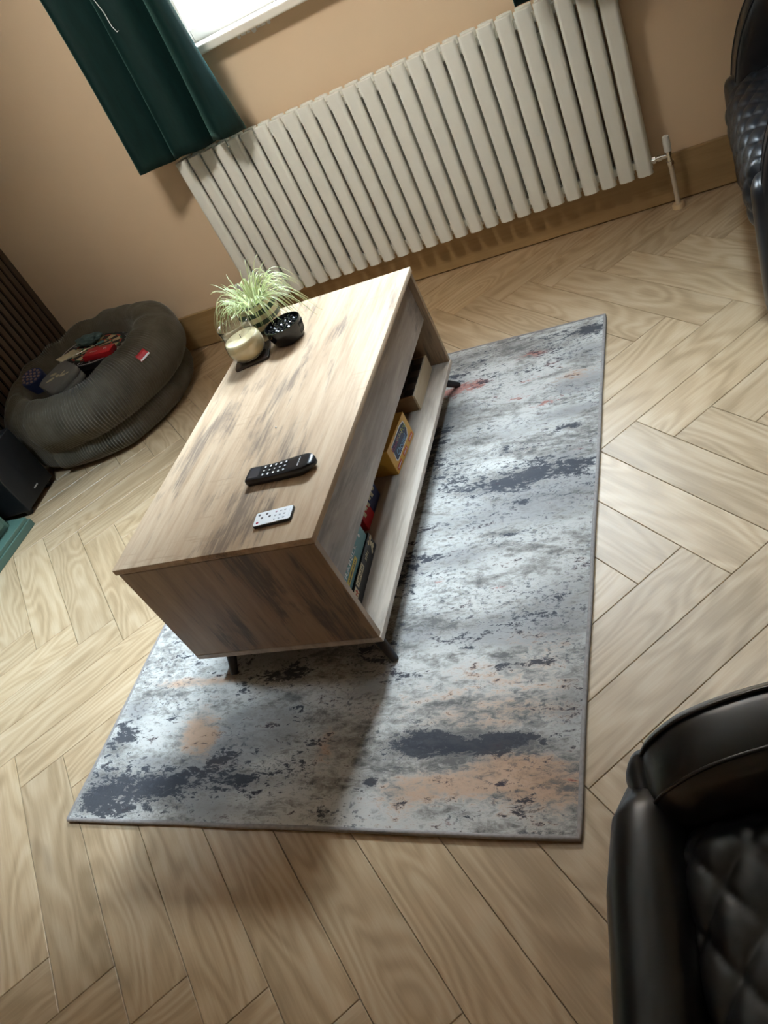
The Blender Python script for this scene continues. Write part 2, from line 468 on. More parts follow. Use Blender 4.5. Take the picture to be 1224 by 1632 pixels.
# ------------------------------------------------------------------ rug
RUG_C, RUG_A, RUG_W, RUG_L, RUG_Z = (-0.0483, -1.424), -0.0107, 1.1745, 1.5852, 0.0085
def blob(u, v, lst):
    s = 0.0
    for (a, b, ru, rv, h) in lst:
        d = ((u - a) / ru) ** 2 + ((v - b) / rv) ** 2
        if d < 9: s += h * math.exp(-d)
    return s
DARK = [(0.53, .745, .09, .035, .75), (.417, .68, .13, .035, .6), (.289, .60, .14, .03, .6), (.08, .655, .11, .03, .7),
        (.43, .125, .12, .045, .9), (.535, .14, .05, .04, .7), (.32, .11, .12, .05, .6), (.19, .2, .09, .08, .55), (.10, .30, .05, .12, .6),
        (.26, -.005, .08, .03, .35), (.40, -.07, .06, .02, .3), (.13, -.13, .05, .1, .5), (.53, -.29, .07, .04, .35), (.47, -.33, .09, .05, .35),
        (.32, -.355, .08, .04, .35), (.44, -.445, .03, .015, .6), (.505, -.44, .04, .012, .6), (.57, -.52, .04, .06, .35),
        (.265, -.62, .07, .028, .95), (.42, -.615, .13, .022, .95), (.36, -.635, .1, .02, .6), (.536, -.68, .04, .02, .4),
        (-.54, -.59, .05, .05, .95), (-.53, -.745, .07, .06, 1.0), (-.40, -.72, .1, .06, .8), (-.25, -.70, .14, .05, .55),
        (-.11, -.43, .07, .035, 1.0), (-.23, -.445, .03, .05, .6), (0, -.635, .06, .05, .5), (.08, -.605, .04, .015, .6), (.177, -.70, .02, .02, .8),
        (-.5, -.455, .05, .02, .55), (-.36, -.42, .06, .02, .4), (-.05, -.52, .03, .015, .6), (.0, -.56, .07, .012, .4), (-.12, -.68, .1, .04, .5),
        (-.55, .1, .08, .12, .7), (-.5, .5, .09, .06, .8), (-.3, .62, .1, .05, .6), (-.55, -.2, .05, .06, .6), (0.0, .3, .12, .08, .6), (-.3, .2, .15, .08, .6), (0, -.2, .15, .1, .6)]
RUST = [(.378, .672, .07, .022, .95), (.19, .585, .08, .03, 1.0), (.10, .56, .07, .03, .9), (.45, .415, .06, .016, .7), (.345, .465, .05, .014, .6), (.40, .54, .09, .02, .45), (.45, .60, .06, .014, .5),
        (.215, -.2, .04, .012, .7), (.39, -.235, .02, .008, .8), (.55, -.69, .05, .012, .6), (.12, -.12, .05, .06, .5), (.53, .20, .03, .02, .4), (-.4, .35, .08, .04, .8)]
PEACH = [(-.322, -.575, .045, .06, 1.0), (-.27, -.60, .03, .05, .8), (.052, -.62, .03, .05, .7), (-.43, -.44, .10, .018, .8), (-.3, -.44, .07, .015, .6), (.53, -.705, .12, .05, .85), (.36, -.70, .13, .04, .65), (.25, -.73, .08, .05, .5),
         (.45, -.655, .09, .03, .55), (.52, .53, .08, .06, .4), (.4, -.56, .15, .05, .3), (.5, -.45, .12, .12, .35), (.3, -.5, .2, .08, .3), (-.2, -.66, .06, .03, .5)]
GREY = [(.5, .05, .15, .12, .8), (.3, .0, .2, .06, .7), (.52, -.3, .1, .08, .9), (.4, -.36, .14, .05, .9), (-.2, -.62, .08, .08, 1.0), (-.12, -.55, .1, .06, .7), (.56, -.55, .05, .12, .6), (.45, -.65, .1, .03, .4), (.2, .75, .2, .03, .5), (.3, .32, .2, .05, .5), (.15, .45, .15, .04, .4)]
NU, NV = 180, 240
b = MB(); bm = b.bm
V = []
for i in range(NU + 1):
    row = []
    for j in range(NV + 1):
        u = (i / NU - 0.5) * RUG_W; v = (j / NV - 0.5) * RUG_L
        e = min(RUG_W / 2 - abs(u), RUG_L / 2 - abs(v))
        wob = 0.0022 * noise.noise((u * 6, v * 6, 1.0)) if e < 0.002 else 0
        uu = u + (wob if abs(abs(u) - RUG_W / 2) < 1e-4 else 0); vv = v + (wob if abs(abs(v) - RUG_L / 2) < 1e-4 else 0)
        row.append(bm.verts.new((uu, vv, RUG_Z + 0.0006 * noise.noise((u * 9, v * 9, 3.3)))))
    V.append(row)
for i in range(NU):
    for j in range(NV): bm.faces.new((V[i][j], V[i + 1][j], V[i + 1][j + 1], V[i][j + 1]))
rim = [V[i][0] for i in range(NU + 1)] + [V[NU][j] for j in range(1, NV + 1)] + [V[i][NV] for i in range(NU - 1, -1, -1)] + [V[0][j] for j in range(NV - 1, 0, -1)]
rimco = [v.co.copy() for v in rim]
low = [bm.verts.new((v.co.x, v.co.y, 0.0012)) for v in rim]
n = len(rim)
for i in range(n): bm.faces.new((rim[i], low[i], low[(i + 1) % n], rim[(i + 1) % n]))
bm.faces.new(low)
rug = thing('area_rug', 'grey abstract patterned rug with navy and rust patches under the coffee table', 'rug', (*RUG_C, 0.0004), RUG_A)

def rug_mat():
    t = NT('abstract_rug'); t.set(Roughness=0.85)
    t.b.inputs['Specular IOR Level'].default_value = 0.25
    t.b.inputs['Sheen Weight'].default_value = 0.12
    t.b.inputs['Sheen Roughness'].default_value = 0.4
    at = t.n('ShaderNodeAttribute', attribute_name='motif')
    sep = t.n('ShaderNodeSeparateColor'); t.l(at.outputs['Color'], sep.inputs[0])
    dk, ru, pe, gr = sep.outputs[0], sep.outputs[1], sep.outputs[2], at.outputs['Alpha']
    co = t.coord()
    fine = t.noise(t.map(co, (38, 80, 1), rot=(0, 0, 0.12)), 1.0, 8, 0.78, 0.6)
    mid = t.noise(t.map(co, (9, 24, 1), rot=(0, 0, 0.1)), 1.0, 6, 0.65, 0.3)
    wide = t.noise(t.map(co, (2.2, 6, 1), (3, 1, 0), rot=(0, 0, 0.1)), 1.0, 4, 0.6)
    def mask(m, lo, hi, kf=0.9, km=0.7):
        x = t.math('ADD', m, t.math('ADD', t.math('MULTIPLY_ADD', fine, kf, -kf * 0.5), t.math('MULTIPLY_ADD', mid, km, -km * 0.5)))
        return t.step(x, lo, hi)
    base = t.ramp(t.math('ADD', t.math('MULTIPLY', wide, 0.30), t.math('ADD', t.math('MULTIPLY', mid, 0.34), t.math('MULTIPLY', fine, 0.36))),
                  [(0.42, (0.13, 0.118, 0.108)), (0.475, (0.29, 0.265, 0.235)), (0.53, (0.50, 0.47, 0.43))])
    c = t.mix(t.math('MULTIPLY', mask(gr, 0.25, 0.9, 2.6, 2.0), 0.75), base, (0.235, 0.22, 0.21))
    c = t.mix(t.math('MULTIPLY', mask(pe, 0.25, 0.95, 2.6, 2.2), 0.75), c, (0.47, 0.27, 0.155))
    c = t.mix(t.math('MULTIPLY', mask(ru, 0.5, 0.85, 3.8, 2.4), 0.85), c, (0.33, 0.105, 0.075))
    c = t.mix(t.math('MULTIPLY', mask(dk, 0.50, 0.80, 4.2, 2.6), 0.93), c, (0.030, 0.032, 0.041))
    sp = t.noise(t.map(co, (70, 110, 1), (5, 5, 0)), 1.0, 3, 0.7)
    reg = t.noise(t.map(co, (5, 9, 1), (1, 7, 0)), 1.0, 3, 0.6)
    c = t.mix(t.math('MULTIPLY', t.math('MULTIPLY', t.step(sp, 0.54, 0.62), t.step(reg, 0.44, 0.60)), 0.75), c, (0.07, 0.07, 0.08))
    t.l(c, t.b.inputs['Base Color'])
    t.bump(fine, 0.35, 0.002)
    return t.m
MAT['rug'] = rug_mat()
MAT['rug_edge'] = plain('rug_binding', (0.27, 0.235, 0.215), 0.85, var=0.2, scale=120, bump=0.4, bdist=0.002)
rr = random.Random(5)
for k in range(110):
    DARK.append((rr.uniform(-.58, .58), rr.uniform(-.78, .78), rr.uniform(.012, .06), rr.uniform(.008, .025), rr.uniform(.3, .65)))
for k in range(40):
    GREY.append((rr.uniform(-.58, .58), rr.uniform(-.78, .78), rr.uniform(.04, .14), rr.uniform(.02, .06), rr.uniform(.4, .9)))
for k in range(22):
    RUST.append((rr.uniform(-.58, .58), rr.uniform(-.78, .78), rr.uniform(.008, .03), rr.uniform(.005, .014), rr.uniform(.3, .6)))
pile = b.build('pile', MAT['rug'], rug)
ca_ = pile.data.color_attributes.new('motif', 'FLOAT_COLOR', 'POINT')
for i, vt in enumerate(pile.data.vertices):
    u, v = vt.co.x, vt.co.y
    ca_.data[i].color = (blob(u, v, DARK), blob(u, v, RUST), blob(u, v, PEACH), blob(u, v, GREY))
mb = MB()
step = 2
pts = [Vector((p.x, p.y, 0.0058)) for p in rimco[::step]]
mb.tube(pts + [pts[0]], 0.0052, 6, caps=False).build('edge_binding', MAT['rug_edge'], rug, True, label='grey stitched binding around the rug')

# ------------------------------------------------------------------ coffee table
TX, TY, TA, TL, TW, TZT, TZB = -0.1337, -1.3353, 0.0064, 1.0277, 0.5054, 0.4169, 0.0873
tbl = thing('coffee_table', 'rustic oak coffee table with open shelf and black splayed legs', 'table', (TX, TY, RUG_Z + 0.001), TA)
hx, hy = TW / 2, TL / 2
z0 = RUG_Z + 0.001
zb, zt = TZB - z0, TZT - z0
LT = 0.0155
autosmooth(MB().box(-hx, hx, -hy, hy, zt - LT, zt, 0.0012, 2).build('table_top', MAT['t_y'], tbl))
ST = zb + 0.0155           # shelf surface
MB().box(-hx + 0.008, hx, -hy, hy, zb, ST, 0.001, 1).build('bottom_shelf', MAT['t_s'], tbl)
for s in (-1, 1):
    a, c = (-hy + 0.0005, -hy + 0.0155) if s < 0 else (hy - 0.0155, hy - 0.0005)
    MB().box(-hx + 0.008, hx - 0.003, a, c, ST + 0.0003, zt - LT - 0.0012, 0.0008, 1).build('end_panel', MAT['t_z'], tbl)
AZ = 0.257 - z0
MB().box(hx - 0.036, hx - 0.021, -hy + 0.016, hy - 0.016, AZ, zt - LT - 0.002, 0.0008, 1).build('apron', MAT['t_g'], tbl, label='grey oak apron board under the top')
MB().box(-hx + 0.024, hx - 0.037, -hy + 0.016, hy - 0.016, AZ, AZ + 0.012).build('compartment_base', MAT['t_g'], tbl)
MB().box(-hx + 0.009, -hx + 0.023, -hy + 0.016, hy - 0.016, ST + 0.0003, zt - LT - 0.002).build('back_panel', MAT['t_g'], tbl)
def leg_at(fx, fy, tx_, ty_):
    o = MB().cyl((fx, fy, 0.0), (fx + (tx_ - fx) * 0.06, fy + (ty_ - fy) * 0.06, zb * 0.06), 0.0085, 0.0095, 20).cyl((fx + (tx_ - fx) * 0.05, fy + (ty_ - fy) * 0.05, zb * 0.05), (tx_, ty_, zb - 0.004), 0.0095, 0.0155, 20).build('leg', MAT['black_metal'], tbl)
    MB().box(tx_ - 0.03, tx_ + 0.03, ty_ - 0.03, ty_ + 0.03, zb - 0.004, zb - 0.0002, 0.001, 1).build('mounting_plate', MAT['black_metal'], o)
    return autosmooth(o)
for sx, sy in ((1, -1), (-1, -1), (1, 1), (-1, 1)):
    leg_at(sx * (hx - 0.008 if sx > 0 else hx - 0.06), sy * (hy - 0.008), sx * (hx - 0.065), sy * (hy - 0.065))

# ------------------------------------------------------------------ more materials
def velvet():
    t = NT('green_velvet'); t.set(Roughness=0.6)
    t.b.inputs['Specular IOR Level'].default_value = 0.2
    t.b.inputs['Sheen Weight'].default_value = 0.5
    t.b.inputs['Sheen Roughness'].default_value = 0.3
    t.b.inputs['Sheen Tint'].default_value = (0.35, 0.75, 0.68, 1)
    n = t.noise(t.map(t.coord(), (60, 60, 12)), 1.0, 4)
    t.l(t.ramp(n, [(0.3, (0.004, 0.018, 0.017)), (0.7, (0.005, 0.026, 0.024))]), t.b.inputs['Base Color'])
    return t.m
def corduroy():
    t = NT('olive_corduroy'); t.set(Roughness=0.9)
    t.b.inputs['Specular IOR Level'].default_value = 0.15
    t.b.inputs['Sheen Weight'].default_value = 0.4
    t.b.inputs['Sheen Roughness'].default_value = 0.4
    n = t.noise(t.coord(), 14, 5, 0.6)
    t.l(t.ramp(n, [(0.3, (0.085, 0.073, 0.052)), (0.7, (0.135, 0.118, 0.088))]), t.b.inputs['Base Color'])
    t.bump(t.noise(t.coord(), 320, 3), 0.3, 0.001)
    return t.m
def leather():
    t = NT('black_leather'); t.set(Roughness=0.36)
    n = t.noise(t.coord(), 180, 4, 0.6)
    t.l(t.ramp(t.noise(t.coord(), 6, 3), [(0.3, (0.008, 0.008, 0.009)), (0.7, (0.014, 0.014, 0.015))]), t.b.inputs['Base Color'])
    t.l(t.math('MULTIPLY_ADD', n, 0.14, 0.24), t.b.inputs['Roughness'])
    t.bump(n, 0.08, 0.0006)
    return t.m
MAT['velvet'] = velvet(); MAT['cord'] = corduroy(); MAT['leather'] = leather()
MAT['sub_black'] = plain('black_woodgrain_vinyl', (0.010, 0.011, 0.013), 0.5, bump=0.05)
MAT['silver'] = plain('silver_badge', (0.75, 0.76, 0.78), 0.3, 0.6)
MAT['white_print'] = plain('white_print', (0.80, 0.82, 0.84), 0.5, var=0.01)
MAT['red'] = plain('red_card', (0.50, 0.012, 0.022), 0.4)
MAT['yellow'] = plain('yellow_card', (0.66, 0.36, 0.06), 0.45, var=0.05)
MAT['yellow2'] = plain('yellow_label', (0.55, 0.42, 0.06), 0.45)
MAT['teal'] = plain('teal_card', (0.055, 0.20, 0.215), 0.4)
MAT['blk_card'] = plain('black_card', (0.012, 0.012, 0.015), 0.35)
MAT['navy'] = plain('navy_card', (0.015, 0.03, 0.12), 0.4)
MAT['pink'] = plain('pink_print', (0.33, 0.05, 0.14), 0.5)
MAT['blue'] = plain('pale_blue_print', (0.22, 0.40, 0.58), 0.5)
MAT['dkblue'] = plain('dark_blue_print', (0.02, 0.03, 0.07), 0.5)
MAT['cream'] = plain('cream_print', (0.62, 0.55, 0.38), 0.5)
MAT['lime'] = plain('lime_print', (0.40, 0.42, 0.06), 0.5)
MAT['orange_red'] = plain('orange_red_print', (0.55, 0.09, 0.03), 0.5)
MAT['grey_case'] = plain('grey_zip_case', (0.20, 0.20, 0.20), 0.55, bump=0.1)
MAT['grey_lite'] = plain('grey_rubber', (0.30, 0.31, 0.33), 0.5)
MAT['pale_wood'] = wood('pale_beech', 1, (0.50, 0.38, 0.23), (0.60, 0.47, 0.31), (0.66, 0.54, 0.38), (0.45, 0.33, 0.2), 0.5, 0.3)
MAT['mid_wood'] = wood('brown_box_wood', 0, (0.20, 0.11, 0.05), (0.26, 0.15, 0.07), (0.31, 0.19, 0.09), (0.16, 0.09, 0.04), 0.5, 0.4)

def text(body, size, mat, parent, m, name='lettering', ext=0.0002, sx=1.0):
    cu = bpy.data.curves.new('t', 'FONT')
    cu.body = body; cu.size = size; cu.extrude = ext; cu.align_x = 'CENTER'; cu.align_y = 'CENTER'
    cu.resolution_u = 3
    o = bpy.data.objects.new('t', cu); COL.objects.link(o)
    dg = bpy.context.evaluated_depsgraph_get()
    me = bpy.data.meshes.new_from_object(o.evaluated_get(dg))
    bpy.data.objects.remove(o); bpy.data.curves.remove(cu)
    me.transform(m @ Matrix.Diagonal((sx, 1, 1, 1)))
    me.materials.clear()
    me.name = name
    return link(name, me, mat, parent)
def scribble(parent, mat, m, width, h, n, seed=1, name='lettering'):
    """small illegible print: a row of letter-like strokes"""
    q = random.Random(seed); mb_ = MB(); cw = width / n
    for k in range(n):
        x0 = -width / 2 + k * cw; hh = h * q.choice((0.7, 0.85, 1.0)); g = cw * 0.12
        if q.random() < 0.5:
            mb_.box(x0 + g, x0 + cw * 0.42, -h / 2, -h / 2 + hh, 0, 0.0003); mb_.box(x0 + cw * 0.42, x0 + cw - g, -h * 0.12, h * 0.10, 0, 0.0003)
        else:
            mb_.box(x0 + g, x0 + cw - g, -h / 2, -h / 2 + hh * 0.28, 0, 0.0003); mb_.box(x0 + cw * 0.55, x0 + cw - g, -h / 2 + hh * 0.28, -h / 2 + hh, 0, 0.0003)
    mb_.xform(m)
    return mb_.build(name, mat, parent)
def frame(o, ex, ey):
    """matrix with local x->ex, y->ey"""
    ex = Vector(ex).normalized(); ey = Vector(ey).normalized(); ez = ex.cross(ey)
    mm = Matrix((ex, ey, ez)).transposed().to_4x4(); mm.translation = Vector(o); return mm

# ------------------------------------------------------------------ radiator
RX, RP, RZB, RH = -0.8292, 0.059, 0.1453, 0.6024
rad = thing('column_radiator', 'cream double row column radiator on the wall below the window', 'radiator', (0, 0, 0))
def oval(w_, d_, n_=6): return rrect(w_, d_, d_ * 0.48, n_)
tb = MB().prism(oval(0.050, 0.026), 0, RH, 0.0022, 2)
bmesh.ops.recalc_face_normals(tb.bm, faces=tb.bm.faces)
tme = bpy.data.meshes.new('column'); tb.bm.to_mesh(tme); tb.bm.free(); tme.materials.append(MAT['rad'])
for p in tme.polygons: p.use_smooth = True
tme.set_sharp_from_angle(angle=math.radians(50))
for row_y in (-0.075, -0.033):
    for i in range(27):
        o = link('column', tme, None, rad); o.location = (RX + i * RP, row_y, RZB)
xa, xb = RX - 0.02, RX + 26 * RP + 0.02
for z in (RZB + 0.035, RZB + RH - 0.035):
    MB().box(xa, xb, -0.066, -0.042, z - 0.014, z + 0.014, 0.004).build('collector', MAT['rad'], rad)
for x in (RX + 3.5 * RP, RX + 22.5 * RP):
    for z in (RZB + 0.1, RZB + RH - 0.1):
        MB().box(x - 0.015, x + 0.015, -0.055, -0.0006, z - 0.02, z + 0.02).build('wall_bracket', MAT['rad'], rad)
# valves and pipes at both ends (parts of the radiator)
def valve(x, sgn, xr):
    zv = 0.181; y = -0.066
    v = MB().cyl((xr, y, zv), (x + sgn * 0.0, y, zv), 0.0075, n=16)
    v.cyl((xr + sgn * 0.006, y, zv), (xr + sgn * 0.016, y, zv), 0.0115, n=6).cyl((xr + sgn * 0.022, y, zv), (xr + sgn * 0.034, y, zv), 0.010, n=12)
    v.cyl((x, y, zv - 0.022), (x, y, zv + 0.014), 0.0095, n=16).cyl((x, y, zv - 0.03), (x, y, zv - 0.018), 0.012, n=6)
    v = autosmooth(v.build('valve_body', MAT['chrome'], rad, label='chrome radiator valve'))
    c = MB().lathe([(0, zv + 0.014), (0.0115, zv + 0.014), (0.0118, zv + 0.04), (0.010, zv + 0.062), (0.0085, zv + 0.063), (0.006, zv + 0.056), (0, zv + 0.056)], 20, x, y)
    autosmooth(c.build('valve_cap', MAT['white_plastic'], rad, label='white plastic valve cap'))
    autosmooth(MB().cyl((x, y, 0.0), (x, y, zv - 0.028), 0.0078, n=16).build('pipe', MAT['pipe'], rad))
    autosmooth(MB().lathe([(0.0082, 0.0), (0.021, 0.0), (0.021, 0.010), (0.017, 0.015), (0.0082, 0.015)], 24, x, y).build('pipe_collar', MAT['beige_plastic'], rad))
valve(0.784, 1, RX + 26 * RP + 0.022)
valve(-0.905, -1, RX - 0.022)

# ------------------------------------------------------------------ curtains on a pole
def curtain(name, x0, x1, label, seed, flip):
    zt_, zb_ = 2.20, 0.775
    def f(u, v, off=0.0):
        z = zt_ + (zb_ - zt_) * v
        x = x0 + (x1 - x0) * u
        ph = 2 * PI * (2.7 * u + 0.12 * math.sin(4 * v + seed)) + seed
        amp = 0.028 + 0.030 * v
        y = -0.145 + amp * math.sin(ph) + 0.010 * math.sin(2.3 * ph + 1.0) * v
        x += 0.016 * v * math.sin(ph + 1.2)
        return (x, y - off, z - 0.010 * v * math.sin(ph + 0.4))
    m_ = MB()
    m_.grid(lambda u, v: f(u, v), 90, 40)
    o = m_.build(name, MAT['velvet'], None, True)
    sm = o.modifiers.new('thick', 'SOLIDIFY'); sm.thickness = 0.004; sm.offset = 0
    return tag(o, label, 'curtain', 'curtains at the window')
curtain('curtain', -0.965, -0.515, 'dark green velvet curtain at the left of the window, hem just above the radiator', 2.2, False)
curtain('curtain', 0.475, 0.95, 'dark green velvet curtain at the right, only its hem corner above the radiator visible', 4.4, True)
pole = thing('curtain_pole', 'black curtain pole above the window', 'curtain pole', (0, 0, 0))
autosmooth(MB().cyl((-1.15, -0.145, 2.235), (1.15, -0.145, 2.235), 0.014, n=16).build('pole', MAT['black_metal'], pole))
for x in (-1.1, 1.1): MB().box(x - 0.012, x + 0.012, -0.145, -0.0006, 2.225, 2.245).build('bracket', MAT['black_metal'], pole)
cord_pts = [(-0.735, -0.202, 1.36), (-0.722, -0.203, 1.29), (-0.713, -0.203, 1.245), (-0.713, -0.204, 1.205), (-0.706, -0.204, 1.185), (-0.699, -0.204, 1.187)]
cord_pts = [(-0.735, -0.202, 1.9), (-0.737, -0.202, 1.6)] + cord_pts
tag(MB().tube(cord_pts, 0.0013, 6).build('pull_cord', MAT['white_print'], None, True), 'thin white cord hanging against the left green curtain', 'cord')

# ------------------------------------------------------------------ slatted panel on the left wall
pan = thing('slat_wall_panel', 'dark walnut slatted acoustic panel on the wall behind the bean bag', 'wall panel', (XL - 0.022, 0, 0))
MB().box(0.0, 0.010, -2.7, -0.0005, 0.002, 2.39).build('felt_backing', MAT['felt'], pan)
sm_ = MB().box(0.010, 0.022, -0.027, 0, 0.002, 2.39, 0.0015, 1)
bmesh.ops.recalc_face_normals(sm_.bm, faces=sm_.bm.faces)
sme = bpy.data.meshes.new('slat'); sm_.bm.to_mesh(sme); sm_.bm.free(); sme.materials.append(MAT['slat'])
for i in range(67):
    o = link('slat', sme, None, pan); o.location = (0, -0.002 - i * 0.0402, 0)

# ------------------------------------------------------------------ green media unit and subwoofer
unit = thing('media_unit', 'green painted media unit on a stepped plinth beside the subwoofer', 'cabinet', (-1.60, -1.066, 0))
PX0 = XL + 1.60 + 0.004
MB().box(PX0, 0.0, -1.5, 0.0, 0.0, 0.030, 0.002, 2).build('plinth', MAT['green_paint'], unit)
MB().box(PX0, -0.006, -1.494, -0.006, 0.030, 0.046, 0.002, 2).build('plinth_moulding', MAT['green_paint'], unit)
body = MB().box(PX0, -0.066, -1.46, -0.04, 0.046, 0.50, 0.002, 2).build('carcass', MAT['green_paint'], unit)
MB().box(PX0, -0.04, -1.48, -0.02, 0.50, 0.525, 0.003, 2).build('unit_top', MAT['green_paint'], unit)
for k in range(2):
    d = MB().box(-0.066, -0.048, -1.44 + k * 0.70, -0.765 + k * 0.70, 0.07, 0.48, 0.003, 2).build('door', MAT['green_paint'], unit)
    autosmooth(MB().lathe([(0, 0), (0.006, 0.0), (0.006, 0.012), (0.013, 0.018), (0.013, 0.024), (0, 0.028)], 16).xform(Matrix.Translation((-0.048, -0.80 + k * 0.12, 0.30)) @ Matrix.Rotation(PI / 2, 4, 'Y')).build('knob', MAT['silver'], d))

sub = thing('subwoofer', 'black box subwoofer on the floor between bean bag and green unit', 'speaker', (-1.662, -0.905, 0), 0.10)
MB().box(-0.235, 0.0, -0.105, 0.105, 0.022, 0.285, 0.004, 2).build('cabinet', MAT['sub_black'], sub)
for sx in (-0.21, -0.03):
    for sy in (-0.08, 0.08): MB().cyl((sx, sy, 0), (sx, sy, 0.022), 0.014, 0.016, 16).build('foot', MAT['black'], sub)
MB().box(0.0, 0.0012, -0.008, 0.020, 0.056, 0.062, 0.0004, 1).xform(Matrix.Translation((0, 0.0, 0))).build('badge', MAT['silver'], sub, label='small silver badge on the front')

# ------------------------------------------------------------------ corduroy bean bag
bb = thing('bean_bag', 'olive grey corduroy bean bag slumped in the corner with a hollowed top', 'bean bag', (-1.515, -0.415, 0))
prof = [(0.0, 0.002), (0.20, 0.002), (0.29, 0.006), (0.325, 0.035), (0.335, 0.075), (0.322, 0.105), (0.318, 0.115), (0.340, 0.135), (0.362, 0.18), (0.365, 0.23), (0.345, 0.285), (0.308, 0.318), (0.272, 0.326), (0.245, 0.312), (0.228, 0.275), (0.205, 0.238), (0.13, 0.222), (0.0, 0.220)]
def cr(P, t):
    n_ = len(P) - 1; x = t * n_; i = min(int(x), n_ - 1); f = x - i
    p0, p1, p2, p3 = P[max(i - 1, 0)], P[i], P[i + 1], P[min(i + 2, n_)]
    return tuple(0.5 * ((2 * b_) + (-a_ + c_) * f + (2 * a_ - 5 * b_ + 4 * c_ - d_) * f * f + (-a_ + 3 * b_ - 3 * c_ + d_) * f ** 3) for a_, b_, c_, d_ in zip(p0, p1, p2, p3))
BX, BY = -1.515, -0.415
prof = [(r_ * 1.12, z_ * 0.97) for r_, z_ in prof]
def bean(u, v):
    th = 2 * PI * u
    r, z = cr(prof, v)
    ct, st = math.cos(th), math.sin(th)
    # slump: back rim higher towards the corner, front left lower
    wl = smooth01(0.2, 0.95, -0.75 * ct - 0.66 * st)
    r += wl * max(0.0, 0.385 - r) * smooth01(0.01, 0.06, z) * (1 - smooth01(0.15, 0.2, z)) if v < 0.5 else 0.0
    nz = noise.noise((ct * 1.6, st * 1.6, z * 4))
    nz2 = noise.noise((ct * 4 + 5, st * 4, z * 7))
    r2_ = r * (1 + 0.05 * nz + 0.025 * nz2)
    lift = 0.016 * (0.6 * st - 0.15 * ct) + 0.014 * nz2
    z2 = z * 1.0 + lift * smooth01(0.1, 0.33, z) * smooth01(0.12, 0.25, r)
    # creases radiating over the rim
    ridge = smooth01(0.01, 0.05, z) * smooth01(0.02, 0.10, r)
    z2 += 0.008 * ridge * smooth01(0.2, 0.3, z) * noise.noise((th * 3.0, r * 6, 2.0))
    rib = 0.0052 * math.cos(190 * th) * ridge * smooth01(0.03, 0.2, r)
    r2_ += rib * (1 if v < 0.62 else 0.3)
    z2 += rib * smooth01(0.60, 0.68, v) * (1 - smooth01(0.78, 0.9, v)) * 1.0
    x, y = BX + r2_ * ct, BY + r2_ * st
    kh = smooth01(0.60, 0.80, v)
    x -= 0.03 * kh; y += 0.01 * kh
    xm = XL + 0.006; ym = -0.024
    if x < xm + 0.05: x = xm + 0.05 * math.exp((x - xm - 0.05) / 0.05)
    if y > ym - 0.05: y = ym - 0.05 * math.exp(-(y - ym + 0.05) / 0.05)
    if x < -1.60 and y < -0.74: y = -0.785 + 0.045 * math.exp((y + 0.74) / 0.045)
    return (x - BX, y - BY, max(z2, 0.0015))
m_ = MB(); m_.grid(bean, 190 * 6, 72, True)
bmesh.ops.remove_doubles(m_.bm, verts=m_.bm.verts, dist=1e-5)
m_.build('cover', MAT['cord'], bb, True)
tg = MB()
def tagf(u, v):
    P = Vector(bean(0.948 + 0.022 * u, 0.575)); Q = Vector(bean(0.948 + 0.022 * u, 0.610))
    nrm = Vector((P.x, P.y, 0.25)).normalized()
    return P.lerp(Q, v) + nrm * 0.006
tg.grid(tagf, 8, 3); o = tg.build('brand_tag', MAT['red'], bb, True, label='red sewn label with a white edge')
sd = o.modifiers.new('t', 'SOLIDIFY'); sd.thickness = 0.002
tg = MB()
tg.grid(lambda u, v: Vector(tagf(u, 0.02 + 0.22 * v)) + Vector((0.4, -0.8, 0.3)).normalized() * 0.0016, 8, 1)
tg.build('tag_stripe', MAT['white_print'], o, True)

# things lying in the hollow of the bean bag
def thing_m(name, label, cat, m):
    o = thing(name, label, cat); o.matrix_world = m; return o
db_m = Matrix.Translation((-1.540, -0.290, 0.246)) @ Matrix.Rotation(math.radians(8), 4, 'Y') @ Matrix.Rotation(math.radians(-5), 4, 'X') @ Matrix.Rotation(math.radians(20), 4, 'Z')
dbt = thing_m('dartboard', 'round dartboard lying in the bean bag under the red box', 'dartboard', db_m)
R0 = 0.165
autosmooth(MB().lathe([(0, 0), (R0, 0), (R0, 0.02), (R0 - 0.003, 0.0225), (0, 0.0225)], 64).build('board', MAT['blk_card'], dbt))
MAT['db_cream'] = plain('sisal_cream', (0.50, 0.38, 0.22), 0.8, var=0.2, scale=200)
MAT['db_black'] = plain('sisal_black', (0.015, 0.014, 0.013), 0.8)
MAT['db_red'] = plain('sisal_red', (0.42, 0.05, 0.03), 0.8)
MAT['db_green'] = plain('sisal_green', (0.02, 0.13, 0.06), 0.8)
rad_b = [0.012, 0.066, 0.074, 0.108, 0.116]
ring_names = ['inner_single', 'treble', 'outer_single', 'double']
for k in range(20):
    a0, a1 = (k - 0.5) * PI / 10, (k + 0.5) * PI / 10
    for q in range(4):
        mt = (MAT['db_black'], MAT['db_cream'])[k % 2] if q in (0, 2) else (MAT['db_red'], MAT['db_green'])[k % 2]
        mm = MB()
        mm.grid(lambda u, v: ((rad_b[q] + (rad_b[q + 1] - rad_b[q]) * v) * math.cos(a0 + (a1 - a0) * u), (rad_b[q] + (rad_b[q + 1] - rad_b[q]) * v) * math.sin(a0 + (a1 - a0) * u), 0.0229), 4, 1)
        mm.build('segment', mt, dbt)
nums = [6, 13, 4, 18, 1, 20, 5, 12, 9, 14, 11, 8, 16, 7, 19, 3, 17, 2, 15, 10]
for k, nn in enumerate(nums):
    a = k * PI / 10
    text(str(nn), 0.026, MAT['silver'], dbt, Matrix.Translation((0.138 * math.cos(a), 0.138 * math.sin(a), 0.0232)) @ Matrix.Rotation(a - PI / 2, 4, 'Z'), 'number')
